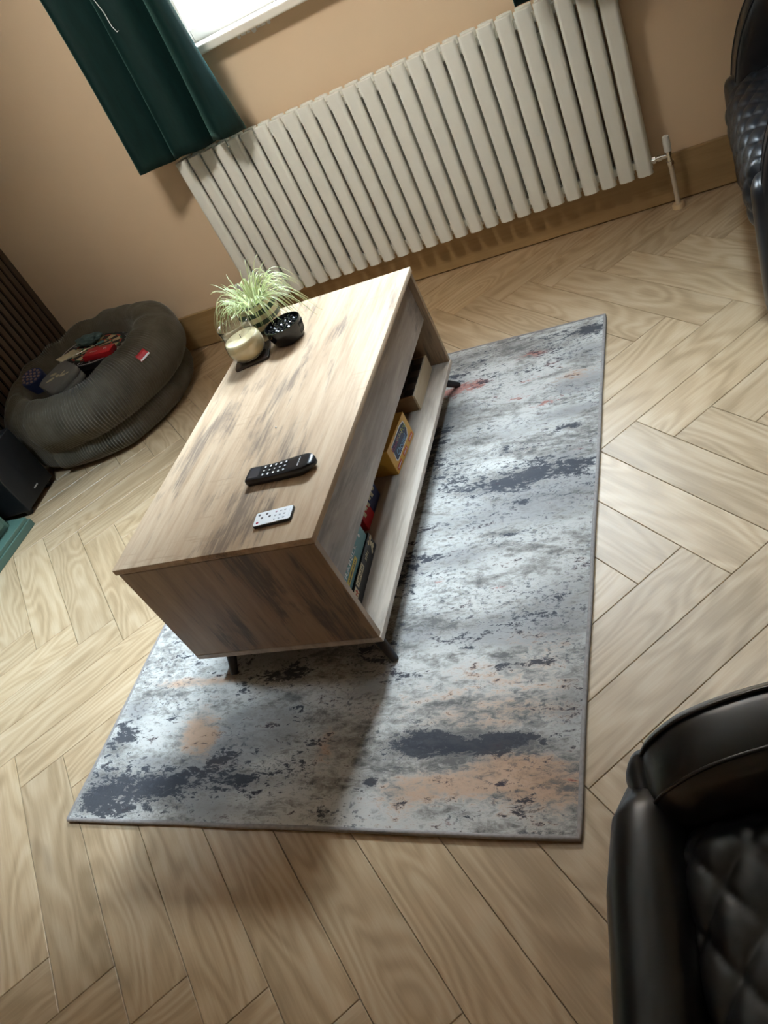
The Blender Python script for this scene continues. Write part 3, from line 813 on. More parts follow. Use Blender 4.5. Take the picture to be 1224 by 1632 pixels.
autosmooth(MB().lathe([(0, 0.0226), (0.012, 0.0226), (0.012, 0.0236), (0, 0.0236)], 20).build('bullseye', MAT['db_red'], dbt))
mm = MB()
for k in range(24):
    pass
mm.tube([(0.160 * math.cos(2 * PI * k / 48), 0.160 * math.sin(2 * PI * k / 48), 0.0235) for k in range(49)], 0.0012, 6, False).build('number_ring', MAT['silver'], dbt)
rb_m = db_m @ Matrix.Translation((0.045, -0.110, 0.0235)) @ Matrix.Rotation(math.radians(-10), 4, 'Z')
rbx = thing_m('red_box', 'small bright red box lying on the dartboard', 'box', rb_m)
autosmooth(MB().box(-0.062, 0.062, -0.036, 0.036, 0, 0.024, 0.003, 2).build('carton', MAT['red'], rbx))
text('K', 0.026, MAT['white_print'], rbx, Matrix.Translation((0.028, 0.006, 0.0241)) @ Matrix.Rotation(0.3, 4, 'Z'))
scribble(rbx, MAT['white_print'], Matrix.Translation((-0.022, -0.004, 0.0240)), 0.036, 0.007, 5, 9)
gc_m = Matrix.Translation((-1.575, -0.515, 0.246)) @ Matrix.Rotation(math.radians(-4), 4, 'Y') @ Matrix.Rotation(math.radians(6), 4, 'X') @ Matrix.Rotation(math.radians(-35), 4, 'Z')
gc = thing_m('zip_case', 'grey rounded zip case with pale leaf motif in the bean bag', 'case', gc_m)
for z0_, z1_, nm in ((0.0, 0.026, 'lower_shell'), (0.030, 0.056, 'upper_shell')):
    autosmooth(MB().prism(rrect(0.20, 0.15, 0.03, 6), z0_, z1_, 0.010 , 3).build(nm, MAT['grey_case'], gc))
MB().prism(rrect(0.194, 0.144, 0.028, 6), 0.0255, 0.0305).build('zip_band', MAT['grey_lite'], gc)
def leafshape(cx, cy, a, l, w_, name='leaf_motif'):
    pts = [(l * 0.5 * math.cos(t), w_ * 0.5 * math.sin(t) * (1 + 0.4 * math.cos(t))) for t in [2 * PI * k / 14 for k in range(14)]]
    ca, sa = math.cos(a), math.sin(a)
    MB().prism([(cx + ca * x - sa * y, cy + sa * x + ca * y) for x, y in pts], 0.0559, 0.0564).build(name, MAT['cream'], gc)
for cx, cy, a, l, w_ in ((-0.045, -0.005, 0.5, 0.045, 0.018), (-0.022, -0.032, 0.9, 0.048, 0.018), (0.0, 0.0, 0.1, 0.03, 0.016), (0.038, 0.012, 0.5, 0.04, 0.014), (0.02, 0.02, 1.6, 0.03, 0.010), (0.06, 0.03, 0.7, 0.02, 0.008)):
    leafshape(cx, cy, a, l, w_)
dr_m = Matrix.Translation((-1.785, -0.445, 0.248)) @ Matrix.Rotation(math.radians(10), 4, 'Y') @ Matrix.Rotation(math.radians(12), 4, 'X')
dr = thing_m('spotted_tin', 'dark navy round tin with pinkish dotted lid in the bean bag', 'tin', dr_m)
autosmooth(MB().lathe([(0, 0), (0.05, 0), (0.053, 0.003), (0.053, 0.055), (0.05, 0.06), (0, 0.06)], 40).build('tin_body', MAT['navy'], dr))
MAT['dusty'] = plain('dusty_pink_dots', (0.30, 0.20, 0.19), 0.6)
for k in range(19):
    rr_, aa = (0, 0) if k == 0 else ((0.019, k * PI / 3) if k < 7 else (0.038, k * PI / 6))
    autosmooth(MB().lathe([(0.0066, 0.0598), (0.006, 0.0622), (0.003, 0.0632), (0, 0.0634)], 10, rr_ * math.cos(aa), rr_ * math.sin(aa)).build('dot', MAT['dusty'], dr))
# a crumpled teal cloth, a yellow card and a dart
MAT['teal_cloth'] = plain('grey_teal_cloth', (0.07, 0.12, 0.12), 0.8, bump=0.2)
cl = MB(); bmesh.ops.create_icosphere(cl.bm, subdivisions=4, radius=1.0)
for v in cl.bm.verts:
    k = 1 + 0.35 * noise.noise(v.co * 2.2) + 0.15 * noise.noise(v.co * 5)
    v.co = Vector((v.co.x * 0.055 * k, v.co.y * 0.035 * k, v.co.z * 0.020 * k))
cl = tag(cl.build('crumpled_cloth', MAT['teal_cloth'], None, True), 'small crumpled grey teal cloth on the dartboard', 'cloth')
cl.matrix_world = db_m @ Matrix.Translation((-0.035, 0.055, 0.046))
yc = tag(MB().box(-0.045, 0.045, -0.03, 0.03, 0, 0.004, 0.001, 1).build('yellow_card', MAT['cream']), 'pale yellow card between grey case and dartboard', 'card')
yc.matrix_world = db_m @ Matrix.Translation((-0.125, -0.01, 0.025)) @ Matrix.Rotation(0.7, 4, 'Z')
dt_m = db_m @ Matrix.Translation((-0.04, -0.01, 0.029)) @ Matrix.Rotation(math.radians(32), 4, 'Z')
dart = thing_m('dart', 'slim metal dart lying across the dartboard', 'dart', dt_m)
autosmooth(MB().tube([(-0.085, 0, 0), (-0.05, 0, 0), (-0.045, 0, 0), (0.0, 0, 0), (0.005, 0, 0), (0.05, 0, 0)], [0.0006, 0.0012, 0.0032, 0.0032, 0.0018, 0.0016], 10).build('barrel', MAT['chrome'], dart))
fl = MB()
fl.prism([(0.045, 0), (0.055, 0.012), (0.08, 0.014), (0.085, 0.0)], -0.0004, 0.0004); fl.prism([(0.045, 0), (0.055, -0.012), (0.08, -0.014), (0.085, 0.0)], -0.0004, 0.0004)
fl.build('flight', MAT['teal'], dart)

# ------------------------------------------------------------------ on the table top
ZT = TZT + 0.0006
# potted spider plant
pp = thing('potted_plant', 'variegated trailing grass plant in a green and cream striped pot', 'plant', (-0.318, -0.932, ZT))
MAT['pot_green'] = plain('dark_green_glaze', (0.030, 0.055, 0.030), 0.35)
MAT['pot_cream'] = plain('cream_glaze', (0.55, 0.46, 0.30), 0.4)
MAT['soil'] = plain('potting_soil', (0.035, 0.022, 0.014), 0.95, var=0.4, scale=150)
pprof = [(0.034, 0.0), (0.046, 0.008), (0.055, 0.022), (0.060, 0.038), (0.062, 0.052), (0.060, 0.066), (0.056, 0.080), (0.050, 0.092)]
for k in range(len(pprof) - 1):
    (ra, za), (rb_, zb_) = pprof[k], pprof[k + 1]
    mm = MB().lathe([(ra, za), (rb_, zb_)], 36) if k else MB().lathe([(0, 0), (ra, za), (rb_, zb_)], 36)
    mm.build('pot_band', MAT['pot_cream'] if k % 2 == 0 else MAT['pot_green'], pp, True)
autosmooth(MB().lathe([(0.050, 0.092), (0.047, 0.095), (0.044, 0.092), (0.044, 0.080)], 36).build('pot_rim', MAT['pot_green'], pp))
MB().lathe([(0.0, 0.083), (0.045, 0.081)], 24).build('soil', MAT['soil'], pp)
def leaf_mat():
    t = NT('variegated_leaf'); t.set(Roughness=0.4)
    t.b.inputs['Subsurface Weight'].default_value = 0.0
    uvm = t.n('ShaderNodeUVMap', uv_map='uv')
    sep = t.n('ShaderNodeSeparateXYZ'); t.l(uvm.outputs[0], sep.inputs[0])
    e = t.math('ABSOLUTE', t.math('MULTIPLY_ADD', sep.outputs[0], 2.0, -1.0))
    oi = t.n('ShaderNodeObjectInfo')
    g = t.mix(oi.outputs['Random'], (0.29, 0.40, 0.09), (0.44, 0.52, 0.17))
    c = t.mix(t.step(e, 0.35, 0.6), g, (0.74, 0.76, 0.48))
    c = t.mix(t.math('MULTIPLY', t.step(sep.outputs[1], 0.86, 1.0), 0.6), c, (0.55, 0.42, 0.15))
    t.l(c, t.b.inputs['Base Color'])
    tr = t.n('ShaderNodeBsdfTranslucent'); t.l(c, tr.inputs[0])
    mx = t.n('ShaderNodeMixShader'); mx.inputs[0].default_value = 0.45
    t.l(t.b.outputs[0], mx.inputs[1]); t.l(tr.outputs[0], mx.inputs[2])
    t.l(mx.outputs[0], t.t.nodes['Material Output'].inputs['Surface'])
    return t.m
MAT['leaf'] = leaf_mat()
rl = random.Random(11)
def leaf(ang, length, rise, droop, w_, r0=0.01, bend=0.0, zmin=None):
    n_ = 12; verts = []; faces = []; uvs = []
    for k in range(n_ + 1):
        t = k / n_
        a = ang + bend * t
        s = r0 + length * (0.80 * t - 0.16 * t * t * droop)
        z = 0.084 + rise * math.sin(min(t * 1.55, PI * 0.5) if droop < 0.3 else t * 2.0) - droop * length * t * t * 0.62
        x, y = s * math.cos(a), s * math.sin(a)
        if zmin is not None and z < zmin(x, y): z = zmin(x, y) + 0.0015
        w2 = w_ * (0.6 + 0.4 * math.sin(min(1, t * 2.2) * PI / 2)) * (1 - t ** 3 * 0.9)
        nx, ny = -math.sin(a), math.cos(a)
        for q in (-1, 0, 1):
            verts.append((x + q * w2 * nx, y + q * w2 * ny, z + (0.0 if q else -0.0009)))
        if k < n_:
            b0 = 3 * k
            for q in (0, 1): faces.append((b0 + q, b0 + q + 1, b0 + q + 4, b0 + q + 3))
    me = bpy.data.meshes.new('leaf'); me.from_pydata(verts, [], faces)
    uvl = me.uv_layers.new(name='uv')
    for lp in me.loops:
        vi = lp.vertex_index; uvl.data[lp.index].uv = ((vi % 3) / 2, (vi // 3) / n_)
    for p in me.polygons: p.use_smooth = True
    o = link('leaf', me, MAT['leaf'], pp)
    o.location = (0.012 * math.cos(ang), 0.012 * math.sin(ang), 0)
    return o
def ztab(x, y):
    wx, wy = x - 0.318, y - 0.932
    on = (wx > -0.395 and wy < -0.815)
    if math.hypot(wx + 0.205, wy + 1.034) < 0.060: return 0.056
    if math.hypot(wx + 0.314, wy + 1.078) < 0.064: return 0.115
    return 0.002 if on else -0.3
for k in range(120):
    a = 2 * PI * (k * 0.381966) + rl.uniform(-0.2, 0.2)
    L = rl.uniform(0.10, 0.20)
    leaf(a, L, rl.uniform(0.045, 0.090), rl.uniform(0.55, 1.25), rl.uniform(0.0016, 0.0028), rl.uniform(0.002, 0.02), rl.uniform(-0.4, 0.4), ztab)
for k in range(16):
    leaf(rl.uniform(-0.6, 3.6), rl.uniform(0.06, 0.13), rl.uniform(0.07, 0.11), rl.uniform(0.0, 0.25), rl.uniform(0.0014, 0.0022), 0.004, rl.uniform(-0.3, 0.3), ztab)
for a, L in ((-0.15, 0.24), (0.0, 0.25), (0.18, 0.22), (-0.4, 0.2), (0.1, 0.2), (-0.28, 0.19), (0.3, 0.19)):
    leaf(a, L, 0.055, 0.95, 0.0022, 0.01, 0.05, ztab)

# candle jar on a dark coaster
cst = tag(autosmooth(MB().prism(rrect(0.104, 0.104, 0.008, 4), 0, 0.0065, 0.0015, 2).build('coaster', plain('dark_slate_coaster', (0.035, 0.022, 0.018), 0.25))), 'dark square coaster under the candle jar', 'coaster')
cst.location = (-0.310, -1.078, ZT); cst.rotation_euler = (0, 0, 0.28)
cj = thing('candle_jar', 'glass jar of cream candle wax standing on the dark coaster', 'candle', (-0.314, -1.078, ZT + 0.0070))
jar = MB()
outer = [(0.0, 0.0), (0.034, 0.0), (0.043, 0.004), (0.0515, 0.017), (0.0545, 0.035), (0.0525, 0.054), (0.0470, 0.066), (0.0450, 0.073), (0.0458, 0.090), (0.0475, 0.104)]
inner = [(0.0462, 0.104), (0.0446, 0.090), (0.0438, 0.074)]
jar.lathe(outer + inner, 48)
jar.build('glass', glass_mat('candle_glass', (0.93, 0.92, 0.91), 2.0), cj, True)
wax = plain('cream_wax', (0.80, 0.69, 0.42), 0.45, var=0.03)
waxo = MB().lathe([(0.0, 0.003), (0.033, 0.003), (0.042, 0.007), (0.0502, 0.018), (0.0532, 0.035), (0.0512, 0.053), (0.0480, 0.0595), (0.0460, 0.060), (0.0, 0.059)], 40).build('wax', wax, cj, True)
MB().cyl((0, 0, 0.059), (0.001, 0, 0.068), 0.0009, n=8).build('wick', MAT['black'], cj)

# black bowl of glossy beads
bw = thing('black_bowl', 'black ribbed bowl of glossy black beads beside the plant', 'bowl', (-0.205, -1.034, ZT), 0.3)
autosmooth(MB().lathe([(0, 0), (0.034, 0), (0.040, 0.004), (0.0465, 0.030), (0.048, 0.048), (0.0475, 0.051), (0.0455, 0.051), (0.0445, 0.046), (0.043, 0.038), (0, 0.036)], 44).build('bowl', plain('gloss_black', (0.008, 0.008, 0.009), 0.12), bw))
rib = MB()
for k in range(6):
    a = -0.5 + k * 0.12
    rib.cyl((0.0425 * math.cos(a), 0.0425 * math.sin(a), 0.012), (0.0478 * math.cos(a), 0.0478 * math.sin(a), 0.042), 0.0014, n=8)
rib.build('embossed_ribs', plain('gloss_black_rib', (0.010, 0.010, 0.011), 0.15), bw, True)
for c_o in bw.children: c_o.scale = (1.13, 1.13, 1.0)
bead = MB(); bmesh.ops.create_icosphere(bead.bm, subdivisions=1, radius=0.0055)
bme = bpy.data.meshes.new('bead'); bead.bm.to_mesh(bme); bead.bm.free()
bme.materials.append(plain('black_bead', (0.02, 0.021, 0.024), 0.08))
for k in range(48):
    r_ = 0.045 * math.sqrt((k + 0.5) / 48); a = k * 2.399963
    o = link('bead', bme, None, bw); o.location = (r_ * math.cos(a), r_ * math.sin(a), 0.0415 + 0.002 * rl.random()); o.rotation_euler = (rl.random() * 3, rl.random() * 3, 0)

# cordless phone handset
ph = thing('phone_handset', 'black cordless phone handset lying on the coffee table', 'phone', (-0.015, -1.634, ZT), math.radians(1.0))
def top_z(x): return 0.0165 + 0.0065 * smooth01(-0.03, 0.085, x) + 0.002 * smooth01(0.03, 0.09, -x)
def handset(u, v):
    x = -0.087 + 0.174 * u
    hw_ = 0.0225 + 0.002 * smooth01(-0.087, 0.03, x)
    if x > 0.055: hw_ *= math.sqrt(max(0.0, 1 - ((x - 0.055) / 0.0325) ** 2)) * 0.999 + 0.001
    if x < -0.080: hw_ *= 1 - 0.18 * ((-0.080 - x) / 0.007) ** 2
    zt_ = top_z(x) - (0.010 * max(0, (x - 0.075) / 0.012) ** 2) - (0.004 * max(0, (-0.082 - x) / 0.005) ** 2)
    zb_ = 0.0003 + 0.008 * smooth01(0.045, 0.088, x)
    cs = [(-0.92, 0), (0.92, 0), (1.0, 0.2), (1.02, 0.55), (0.99, 0.86), (0.93, 0.97), (0.86, 1.0), (0.4, 1.0), (-0.4, 1.0), (-0.86, 1.0), (-0.93, 0.97), (-0.99, 0.86), (-1.02, 0.55), (-1.0, 0.2), (-0.92, 0)]
    k = min(int(round(v * 14)), 14)
    return (x, cs[k][0] * hw_, zb_ + (zt_ - zb_) * cs[k][1])
b_ = MB().grid(handset, 44, 14)
bmesh.ops.remove_doubles(b_.bm, verts=b_.bm.verts, dist=1e-5)
for lx in (0, 1):
    es = [e for e in b_.bm.edges if e.is_boundary and all(abs(v.co.x - (-0.087 + 0.174 * lx)) < 1e-4 for v in e.verts)]
    if es: bmesh.ops.edgeloop_fill(b_.bm, edges=es)
hs = autosmooth(b_.build('handset_body', plain('black_gloss_handset', (0.012, 0.012, 0.013), 0.28), ph), 35)
MB().grid(lambda u, v: (-0.078 + 0.026 * u, -0.017 + 0.034 * v, top_z(-0.078 + 0.026 * u) + 0.0006), 4, 1).build('screen', plain('grey_lcd', (0.055, 0.055, 0.06), 0.15), ph)
for i in range(5):
    for j in range(3):
        x, y = -0.040 + i * 0.0135, -0.0125 + j * 0.0125
        kk = MB().prism(rrect(0.010, 0.0095, 0.003, 3), top_z(x) + 0.0001, top_z(x) + 0.0012, 0.0003, 1).xform(Matrix.Translation((x, y, 0))).build('key', MAT['black'], ph)
        sy = 0.0030 if j != 1 else 0.0018
        MB().prism(rrect(0.0040, 2 * sy, 0.0014, 2), top_z(x) + 0.0013, top_z(x) + 0.0016).xform(Matrix.Translation((x, y, 0))).build('key_print', MAT['white_print'], kk)
scribble(ph, MAT['white_print'], Matrix.Translation((0.050, 0.0, top_z(0.05) + 0.0004)) @ Matrix.Rotation(-PI / 2, 4, 'Z'), 0.028, 0.0036, 9, 12, 'wordmark')

# small white remote
rm = thing('mini_remote', 'small white card remote with dark buttons beside the phone handset', 'remote control', (0.0125, -1.774, ZT), math.radians(5))
autosmooth(MB().prism(rrect(0.088, 0.040, 0.005, 4), 0.0, 0.0068, 0.001, 2).build('remote_body', MAT['black'], rm))
autosmooth(MB().prism(rrect(0.086, 0.038, 0.005, 4), 0.0066, 0.0074, 0.0003, 1).build('face_plate', plain('white_membrane', (0.82, 0.84, 0.86), 0.35, var=0.01), rm))
def btn(x, y, mt, r_=0.0032, nm='button'):
    return MB().lathe([(r_, 0.0073), (r_ * 0.85, 0.0079), (0, 0.0081)], 14, x, y).build(nm, mt, rm, True)
MAT['btn_grey'] = plain('grey_button', (0.10, 0.10, 0.11), 0.4)
for x, y in ((-0.034, 0.011), (-0.026, 0.001), (-0.016, 0.0105), (-0.008, 0.0015)): btn(x, y, MAT['btn_grey'])
btn(-0.034, -0.011, plain('red_button', (0.45, 0.03, 0.07), 0.4))
MAT['btn_pale'] = plain('pale_button', (0.58, 0.60, 0.64), 0.4); MAT['btn_pink'] = plain('pale_pink_button', (0.66, 0.50, 0.56), 0.4)
for i in range(3):
    for j in range(3): btn(0.006 + i * 0.0105, 0.0105 - j * 0.0105, MAT['btn_pink'] if (i, j) == (0, 0) else MAT['btn_pale'], 0.0030)
MB().box(0.0375, 0.0383, -0.011, 0.011, 0.0074, 0.0076).build('print_line', MAT['btn_pale'], rm)
crumb = MB(); bmesh.ops.create_icosphere(crumb.bm, subdivisions=2, radius=0.0018)
crumb = tag(crumb.build('crumb', MAT['white_print'], None, True), 'tiny white crumb on the middle of the table top', 'crumb'); crumb.location = (-0.10, -1.455, ZT + 0.0012)

# ------------------------------------------------------------------ on the lower shelf
ZS = z0 + ST + 0.0005
# teal word game box lying on a black game box
kb = thing('black_game_box', 'black board game box lying on the shelf under the teal box', 'game box', (0.050, -1.695, ZS), 0.04)
D_ = 0.27
autosmooth(MB().box(-D_, 0.0, -0.127, 0.127, 0.0, 0.044, 0.0012, 1).build('carton', MAT['blk_card'], kb))
fX = lambda y, z: frame((0.0004, y, z), (0, 1, 0), (0, 0, 1))
scribble(kb, MAT['blk_card'], fX(0.001, 0.036) @ Matrix.Translation((0, 0, 0.0003)), 0.056, 0.0085, 8, 2)
MB().box(0, 0.0005, -0.031, 0.033, 0.028, 0.044 - 0.0005).build('title_plate', MAT['cream'], kb)
scribble(kb, MAT['cream'], fX(0.0645, 0.031), 0.030, 0.011, 5, 3)
MB().box(0, 0.0005, -0.058, -0.038, 0.022, 0.042).build('age_badge', MAT['cream'], kb)
scribble(kb, MAT['red'], fX(-0.048, 0.032) @ Matrix.Translation((0, 0, 0.0003)), 0.015, 0.013, 2, 4)
art = MB()
for k in range(9):
    y, z = 0.101 + 0.009 * math.sin(k * 2.1) + 0.0018 * k, 0.024 + 0.012 * math.cos(k * 1.7)
    art.prism([(y - 0.008, z - 0.002), (y - 0.002, z - 0.005), (y + 0.007, z + 0.001), (y + 0.001, z + 0.005)], 0.0001 + 0.00005 * k, 0.0004 + 0.00005 * k, plane='yz')
art.build('cover_picture', MAT['cream'], kb)
sc = thing('teal_game_box', 'teal word game box stacked on the black game box in the shelf', 'game box', (0.046, -1.703, ZS + 0.0449), 0.03)
autosmooth(MB().box(-D_, 0.0, -0.125, 0.125, 0.0, 0.046, 0.0012, 1).build('carton', MAT['teal'], sc))
o = text('SCRABBLE', 0.0150, MAT['white_print'], sc, Matrix.Identity(4))
xs = [v.co.x for v in o.data.vertices]; wd_ = max(xs) - min(xs)
o.data.transform(fX(-0.006, 0.0345) @ Matrix.Translation((0, 0, 0.0002)) @ Matrix.Diagonal((0.137 / wd_, 1, 1, 1)))
MB().box(0, 0.0005, -0.043, 0.039, 0.012, 0.025).build('subtitle_plate', MAT['yellow2'], sc)
scribble(sc, MAT['dkblue'], fX(-0.002, 0.0185) @ Matrix.Translation((0, 0, 0.0003)), 0.066, 0.0045, 10, 6)
autosmooth(MB().lathe([(0, 0), (0.0045, 0), (0.0045, 0.0005), (0, 0.0005)], 16).xform(Matrix.Translation((0.0, 0.095, 0.031)) @ Matrix.Rotation(PI / 2, 4, 'Y')).build('round_emblem', MAT['white_print'], sc))
# red and blue box behind
rb = thing('red_blue_game_box', 'red and blue game box in shadow beyond the teal box', 'game box', (0.012, -1.45, ZS))
autosmooth(MB().box(-0.22, 0.0, -0.064, -0.005, 0.0, 0.065, 0.001, 1).build('red_half', MAT['red'], rb))
autosmooth(MB().box(-0.22, 0.0, -0.005, 0.064, 0.0, 0.065, 0.001, 1).build('blue_half', MAT['navy'], rb))
pr = MB()
for k in range(6):
    pr.prism([(-0.05 + 0.018 * k, 0.030 + 0.006 * (k % 2)), (-0.038 + 0.018 * k, 0.028 + 0.006 * (k % 2)), (-0.042 + 0.018 * k, 0.050), (-0.054 + 0.018 * k, 0.047)], 0.0002, 0.0006, plane='yz')
pr.build('cover_print', MAT['cream'], rb)
# yellow card game box
yb = thing('yellow_game_box', 'yellow party card game box with bubble lettering in the shelf', 'game box', (0.057, -1.240, ZS), -0.07)
autosmooth(MB().box(-0.17, 0.0, -0.081, 0.081, 0.0, 0.080, 0.001, 1).build('carton', MAT['yellow'], yb))
fy = lambda y, z, d=0.0003: frame((0.0002 + d, y, z), (0, 1, 0), (0, 0, 1))
def bubble(name, pts, mt, d): MB().prism(pts, 0.0001, d, plane='yz').build(name, mt, yb)
bubble('title_outline', [(-0.056, 0.044), (-0.052, 0.070), (0.030, 0.073), (0.058, 0.068), (0.060, 0.040), (0.046, 0.024), (-0.052, 0.022), (-0.060, 0.030)], MAT['white_print'], 0.0003)
bubble('title_shadow', [(-0.053, 0.045), (-0.050, 0.067), (0.030, 0.070), (0.055, 0.065), (0.057, 0.042), (0.044, 0.027), (-0.050, 0.025), (-0.056, 0.031)], MAT['dkblue'], 0.0005)
text('WHAT', 0.0185, MAT['pink'], yb, fy(-0.030, 0.057, 0.0005))
text('WOULD', 0.0135, MAT['cream'], yb, fy(0.010, 0.0585, 0.0005))
text('YOU', 0.0175, MAT['lime'], yb, fy(0.043, 0.054, 0.0005))
text('Choose?', 0.0225, MAT['blue'], yb, fy(-0.002, 0.036, 0.0005))
for y in (-0.054, 0.0, 0.056):
    MB().box(0, 0.0003, y - 0.018, y + 0.018, 0.006, 0.017).build('red_flash', MAT['orange_red'], yb)
    scribble(yb, MAT['white_print'], fy(y, 0.0115, 0.0002), 0.026, 0.005, 5, 7 + int(y * 100))
MB().prism([(-0.15, 0.02), (-0.11, 0.01), (-0.07, 0.03), (-0.06, 0.055), (-0.10, 0.065), (-0.14, 0.05)], 0.0800, 0.0804).build('lid_speech_bubble', MAT['lime'], yb)
MB().prism([(-0.12, -0.06), (-0.05, -0.065), (-0.04, -0.03), (-0.10, -0.02)], 0.0800, 0.0804).build('lid_red_shape', MAT['orange_red'], yb)
# wooden box with chequered dark lid
wb = thing('wooden_game_box', 'pale wooden box with a dark chequered top at the far end of the shelf', 'box', (0.062, -0.952, ZS), 0.01)
WD = 0.20
MB().box(-0.006, 0.0, -0.1, 0.1, 0.0, 0.050, 0.0006, 1).build('front_board', MAT['pale_wood'], wb)
MB().box(-WD, -0.0062, -0.1, -0.094, 0.0, 0.050, 0.0006, 1).build('side_board', MAT['mid_wood'], wb)
MB().box(-WD, -0.0062, 0.094, 0.1, 0.0, 0.050, 0.0006, 1).build('side_board', MAT['mid_wood'], wb)
MB().box(-WD - 0.006, -WD, -0.1, 0.1, 0.0, 0.050).build('back_board', MAT['mid_wood'], wb)
MB().box(-WD, -0.0062, -0.0938, 0.0938, 0.0, 0.046).build('core', MAT['blk_card'], wb)
MAT['sq_dark'] = plain('dark_square', (0.018, 0.012, 0.010), 0.5); MAT['sq_mid'] = plain('umber_square', (0.085, 0.060, 0.045), 0.5)
for i in range(6):
    for j in range(6):
        cw = 0.0312
        x1 = -0.0066 - i * cw; y0_ = -0.0936 + j * cw
        MB().box(x1 - cw + 0.0005, x1, y0_, y0_ + cw - 0.0005, 0.046, 0.0492).build('square', MAT['sq_mid'] if (i + j) % 2 else MAT['sq_dark'], wb)

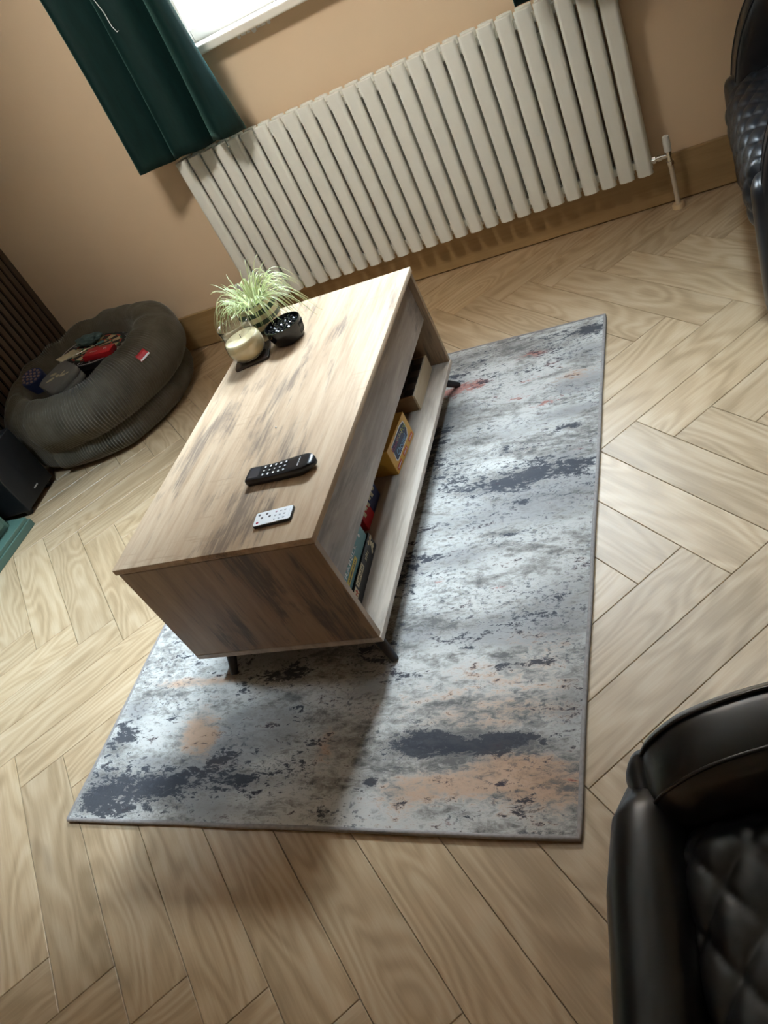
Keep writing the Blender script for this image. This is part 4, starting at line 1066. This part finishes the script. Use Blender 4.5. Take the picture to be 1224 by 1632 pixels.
# ------------------------------------------------------------------ quilted black leather tub chairs
def quilt(a, b_, cell):
    """puffy diamond tufting height 0..1"""
    p, q = (a + b_) / cell, (a - b_) / cell
    fp, fq = abs(math.sin(PI * p)), abs(math.sin(PI * q))
    return (min(fp, 1) * min(fq, 1)) ** 0.3
def tub_chair(loc, rz, label, band, rise=1.0):
    ch = thing('tub_chair', label, 'armchair', loc, rz, 'black leather tub chairs')
    half = [(0.040, 0.315, 0.44), (0.052, 0.316, 0.50), (0.075, 0.318, 0.565), (0.11, 0.322, 0.62), (0.17, 0.328, 0.66), (0.28, 0.335, 0.695), (0.42, 0.335, 0.73), (0.55, 0.315, 0.77), (0.65, 0.255, 0.81), (0.71, 0.15, 0.835), (0.725, 0.0, 0.845)]
    half = [(x, y, 0.44 + (z - 0.44) * (rise if x < 0.3 else rise + (1 - rise) * smooth01(0.28, 0.72, x))) for x, y, z in half]
    path = [(x, y, z) for x, y, z in half] + [(x, -y, z) for x, y, z in half[-2::-1]]
    NS = 96
    def st(u):
        return cr(path, u)
    T = 0.05
    ring = [(-1, 0.10), (-1, 0.3), (-1, 0.6), (-1, 0.85), (-0.92, 0.95), (-0.7, 0.99), (-0.35, 1.008), (0, 1.012), (0.35, 1.008), (0.7, 0.99), (0.92, 0.95), (1, 0.85), (1, 0.6), (1, 0.3), (1, 0.10)]
    V = []
    m_ = MB()
    for i in range(NS + 1):
        u = i / NS
        p = Vector(st(u)); a = Vector(st(max(0, u - 0.004))); c = Vector(st(min(1, u + 0.004)))
        t = Vector((c.x - a.x, c.y - a.y, 0)).normalized(); nrm = Vector((-t.y, t.x, 0))
        row = []
        for (o_, h) in ring:
            z = 0.07 + (p.z - 0.07) * h if h < 0.84 else p.z - (1.012 - h) * 0.32
            bulge = 0.012 * math.sin(PI * min(1, max(0, h)))
            row.append(m_.bm.verts.new((p.x + nrm.x * (o_ * T + (bulge if o_ > 0 else -bulge)), p.y + nrm.y * (o_ * T + (bulge if o_ > 0 else -bulge)), z)))
        V.append(row)
    for i in range(NS):
        for j in range(len(ring)):
            k = (j + 1) % len(ring)
            m_.bm.faces.new((V[i][j], V[i + 1][j], V[i + 1][k], V[i][k]))
    for row, sg in ((V[0], -1), (V[-1], 1)):      # softly rounded front ends of the arms
        c = sum((v.co for v in row), Vector()) / len(row)
        prev = row
        for k in range(1, 6):
            a_ = k / 5 * PI / 2 * 0.92
            nxt = [m_.bm.verts.new(c + Vector(((v.co - c).x, (v.co - c).y * (0.25 + 0.75 * math.cos(a_)), (v.co - c).z * (0.82 + 0.18 * math.cos(a_)))) + Vector((-0.022 * math.sin(a_), 0, 0))) for v in row]
            for j in range(len(row)):
                q = (j + 1) % len(row); m_.bm.faces.new((prev[j], prev[q], nxt[q], nxt[j]))
            prev = nxt
        m_.bm.faces.new(prev)
    m_.build('shell', MAT['leather'], ch, True)
    # stitched piping along the inner and outer top edge
    for o_ in (-0.62, 0.62):
        pts = []
        for i in range(NS + 1):
            u = i / NS; p = Vector(st(u)); a = Vector(st(max(0, u - 0.004))); c = Vector(st(min(1, u + 0.004)))
            t = Vector((c.x - a.x, c.y - a.y, 0)).normalized(); nrm = Vector((-t.y, t.x, 0))
            pts.append((p.x + nrm.x * o_ * T, p.y + nrm.y * o_ * T, p.z - 0.0035))
        MB().tube(pts, 0.0022, 6).build('piping', MAT['leather'], ch, True)
    # quilted seat cushion rolling over the front
    sp_ = [(0.10, 0.20), (0.045, 0.22), (0.012, 0.30), (0.006, 0.37), (0.022, 0.425), (0.065, 0.455), (0.13, 0.465), (0.30, 0.46), (0.50, 0.45), (0.62, 0.445)]
    if band: sp_ = [(0.07, 0.20), (0.058, 0.30), (0.052, 0.38), (0.058, 0.425), (0.085, 0.45), (0.13, 0.462), (0.20, 0.465), (0.34, 0.46), (0.50, 0.45), (0.62, 0.445)]
    tot = [0]
    for (x0, z0_), (x1, z1_) in zip(sp_, sp_[1:]): tot.append(tot[-1] + math.hypot(x1 - x0, z1_ - z0_))
    def seat(u, v):
        x, z = cr(sp_, v); x2, z2 = cr(sp_, min(1, v + 0.01)); x1, z1_ = cr(sp_, max(0, v - 0.01))
        nx, nz = -(z2 - z1_), (x2 - x1); L = math.hypot(nx, nz) or 1
        i = v * (len(tot) - 1); k = min(int(i), len(tot) - 2); s = tot[k] + (tot[k + 1] - tot[k]) * (i - k)
        y = (u - 0.5) * 0.585
        edge = smooth01(0, 0.06, 0.2925 - abs(y))
        h = 0.0085 * quilt(s, y * 0.8, 0.062) * edge - 0.03 * (1 - edge) - 0.006
        if x > 0.45: y *= 1 - 0.35 * smooth01(0.45, 0.65, x)
        return (x + h * nx / L, y, z + h * nz / L)
    MB().grid(seat, 130, 130).build('seat_cushion', MAT['leather'], ch, True, label='diamond quilted seat')
    def back(u, v):
        a = (u - 0.5) * 2.5
        rad_x, rad_y = 0.250, 0.262
        z = 0.44 + 0.36 * v
        cx = 0.42
        x = cx + rad_x * math.cos(a); y = rad_y * math.sin(a)
        edge = smooth01(0, 0.06, min(v, 1 - v) * 0.36) * smooth01(0, 0.1, min(u, 1 - u))
        h = 0.010 * quilt(a * 0.25, z * 0.8, 0.062) * edge - 0.02 * (1 - edge)
        return (x - h * math.cos(a), y - h * math.sin(a), z)
    MB().grid(back, 110, 50).build('back_cushion', MAT['leather'], ch, True, label='diamond quilted back pad')
    if band:
        o = MB().tube([(0.040, -0.300, 0.408), (0.026, -0.2, 0.418), (0.022, 0, 0.423), (0.026, 0.2, 0.418), (0.034, 0.270, 0.412), (0.044, 0.310, 0.400)], [0.036, 0.043, 0.045, 0.043, 0.041, 0.034], 20)
        o.build('front_roll', MAT['leather'], ch, True, label='smooth padded front roll')
    autosmooth(MB().box(0.045 if band else 0.07, 0.64, -0.285, 0.285, 0.09, 0.40 if band else 0.30, 0.02, 3).build('base', MAT['leather'], ch))
    for sx, sy in ((0.10, -0.25), (0.10, 0.25), (0.62, -0.2), (0.62, 0.2)):
        MB().cyl((sx, sy, 0), (sx, sy, 0.09), 0.014, 0.02, 14).build('leg', MAT['black_metal'], ch)
    return ch
tub_chair((0.945, -0.66, 0), 0.0, 'black quilted leather tub chair by the wall right of the radiator', False)
tub_chair((0.715, -2.66, 0), math.radians(6), 'black quilted leather tub chair at the near right of the rug', True, 0.35)
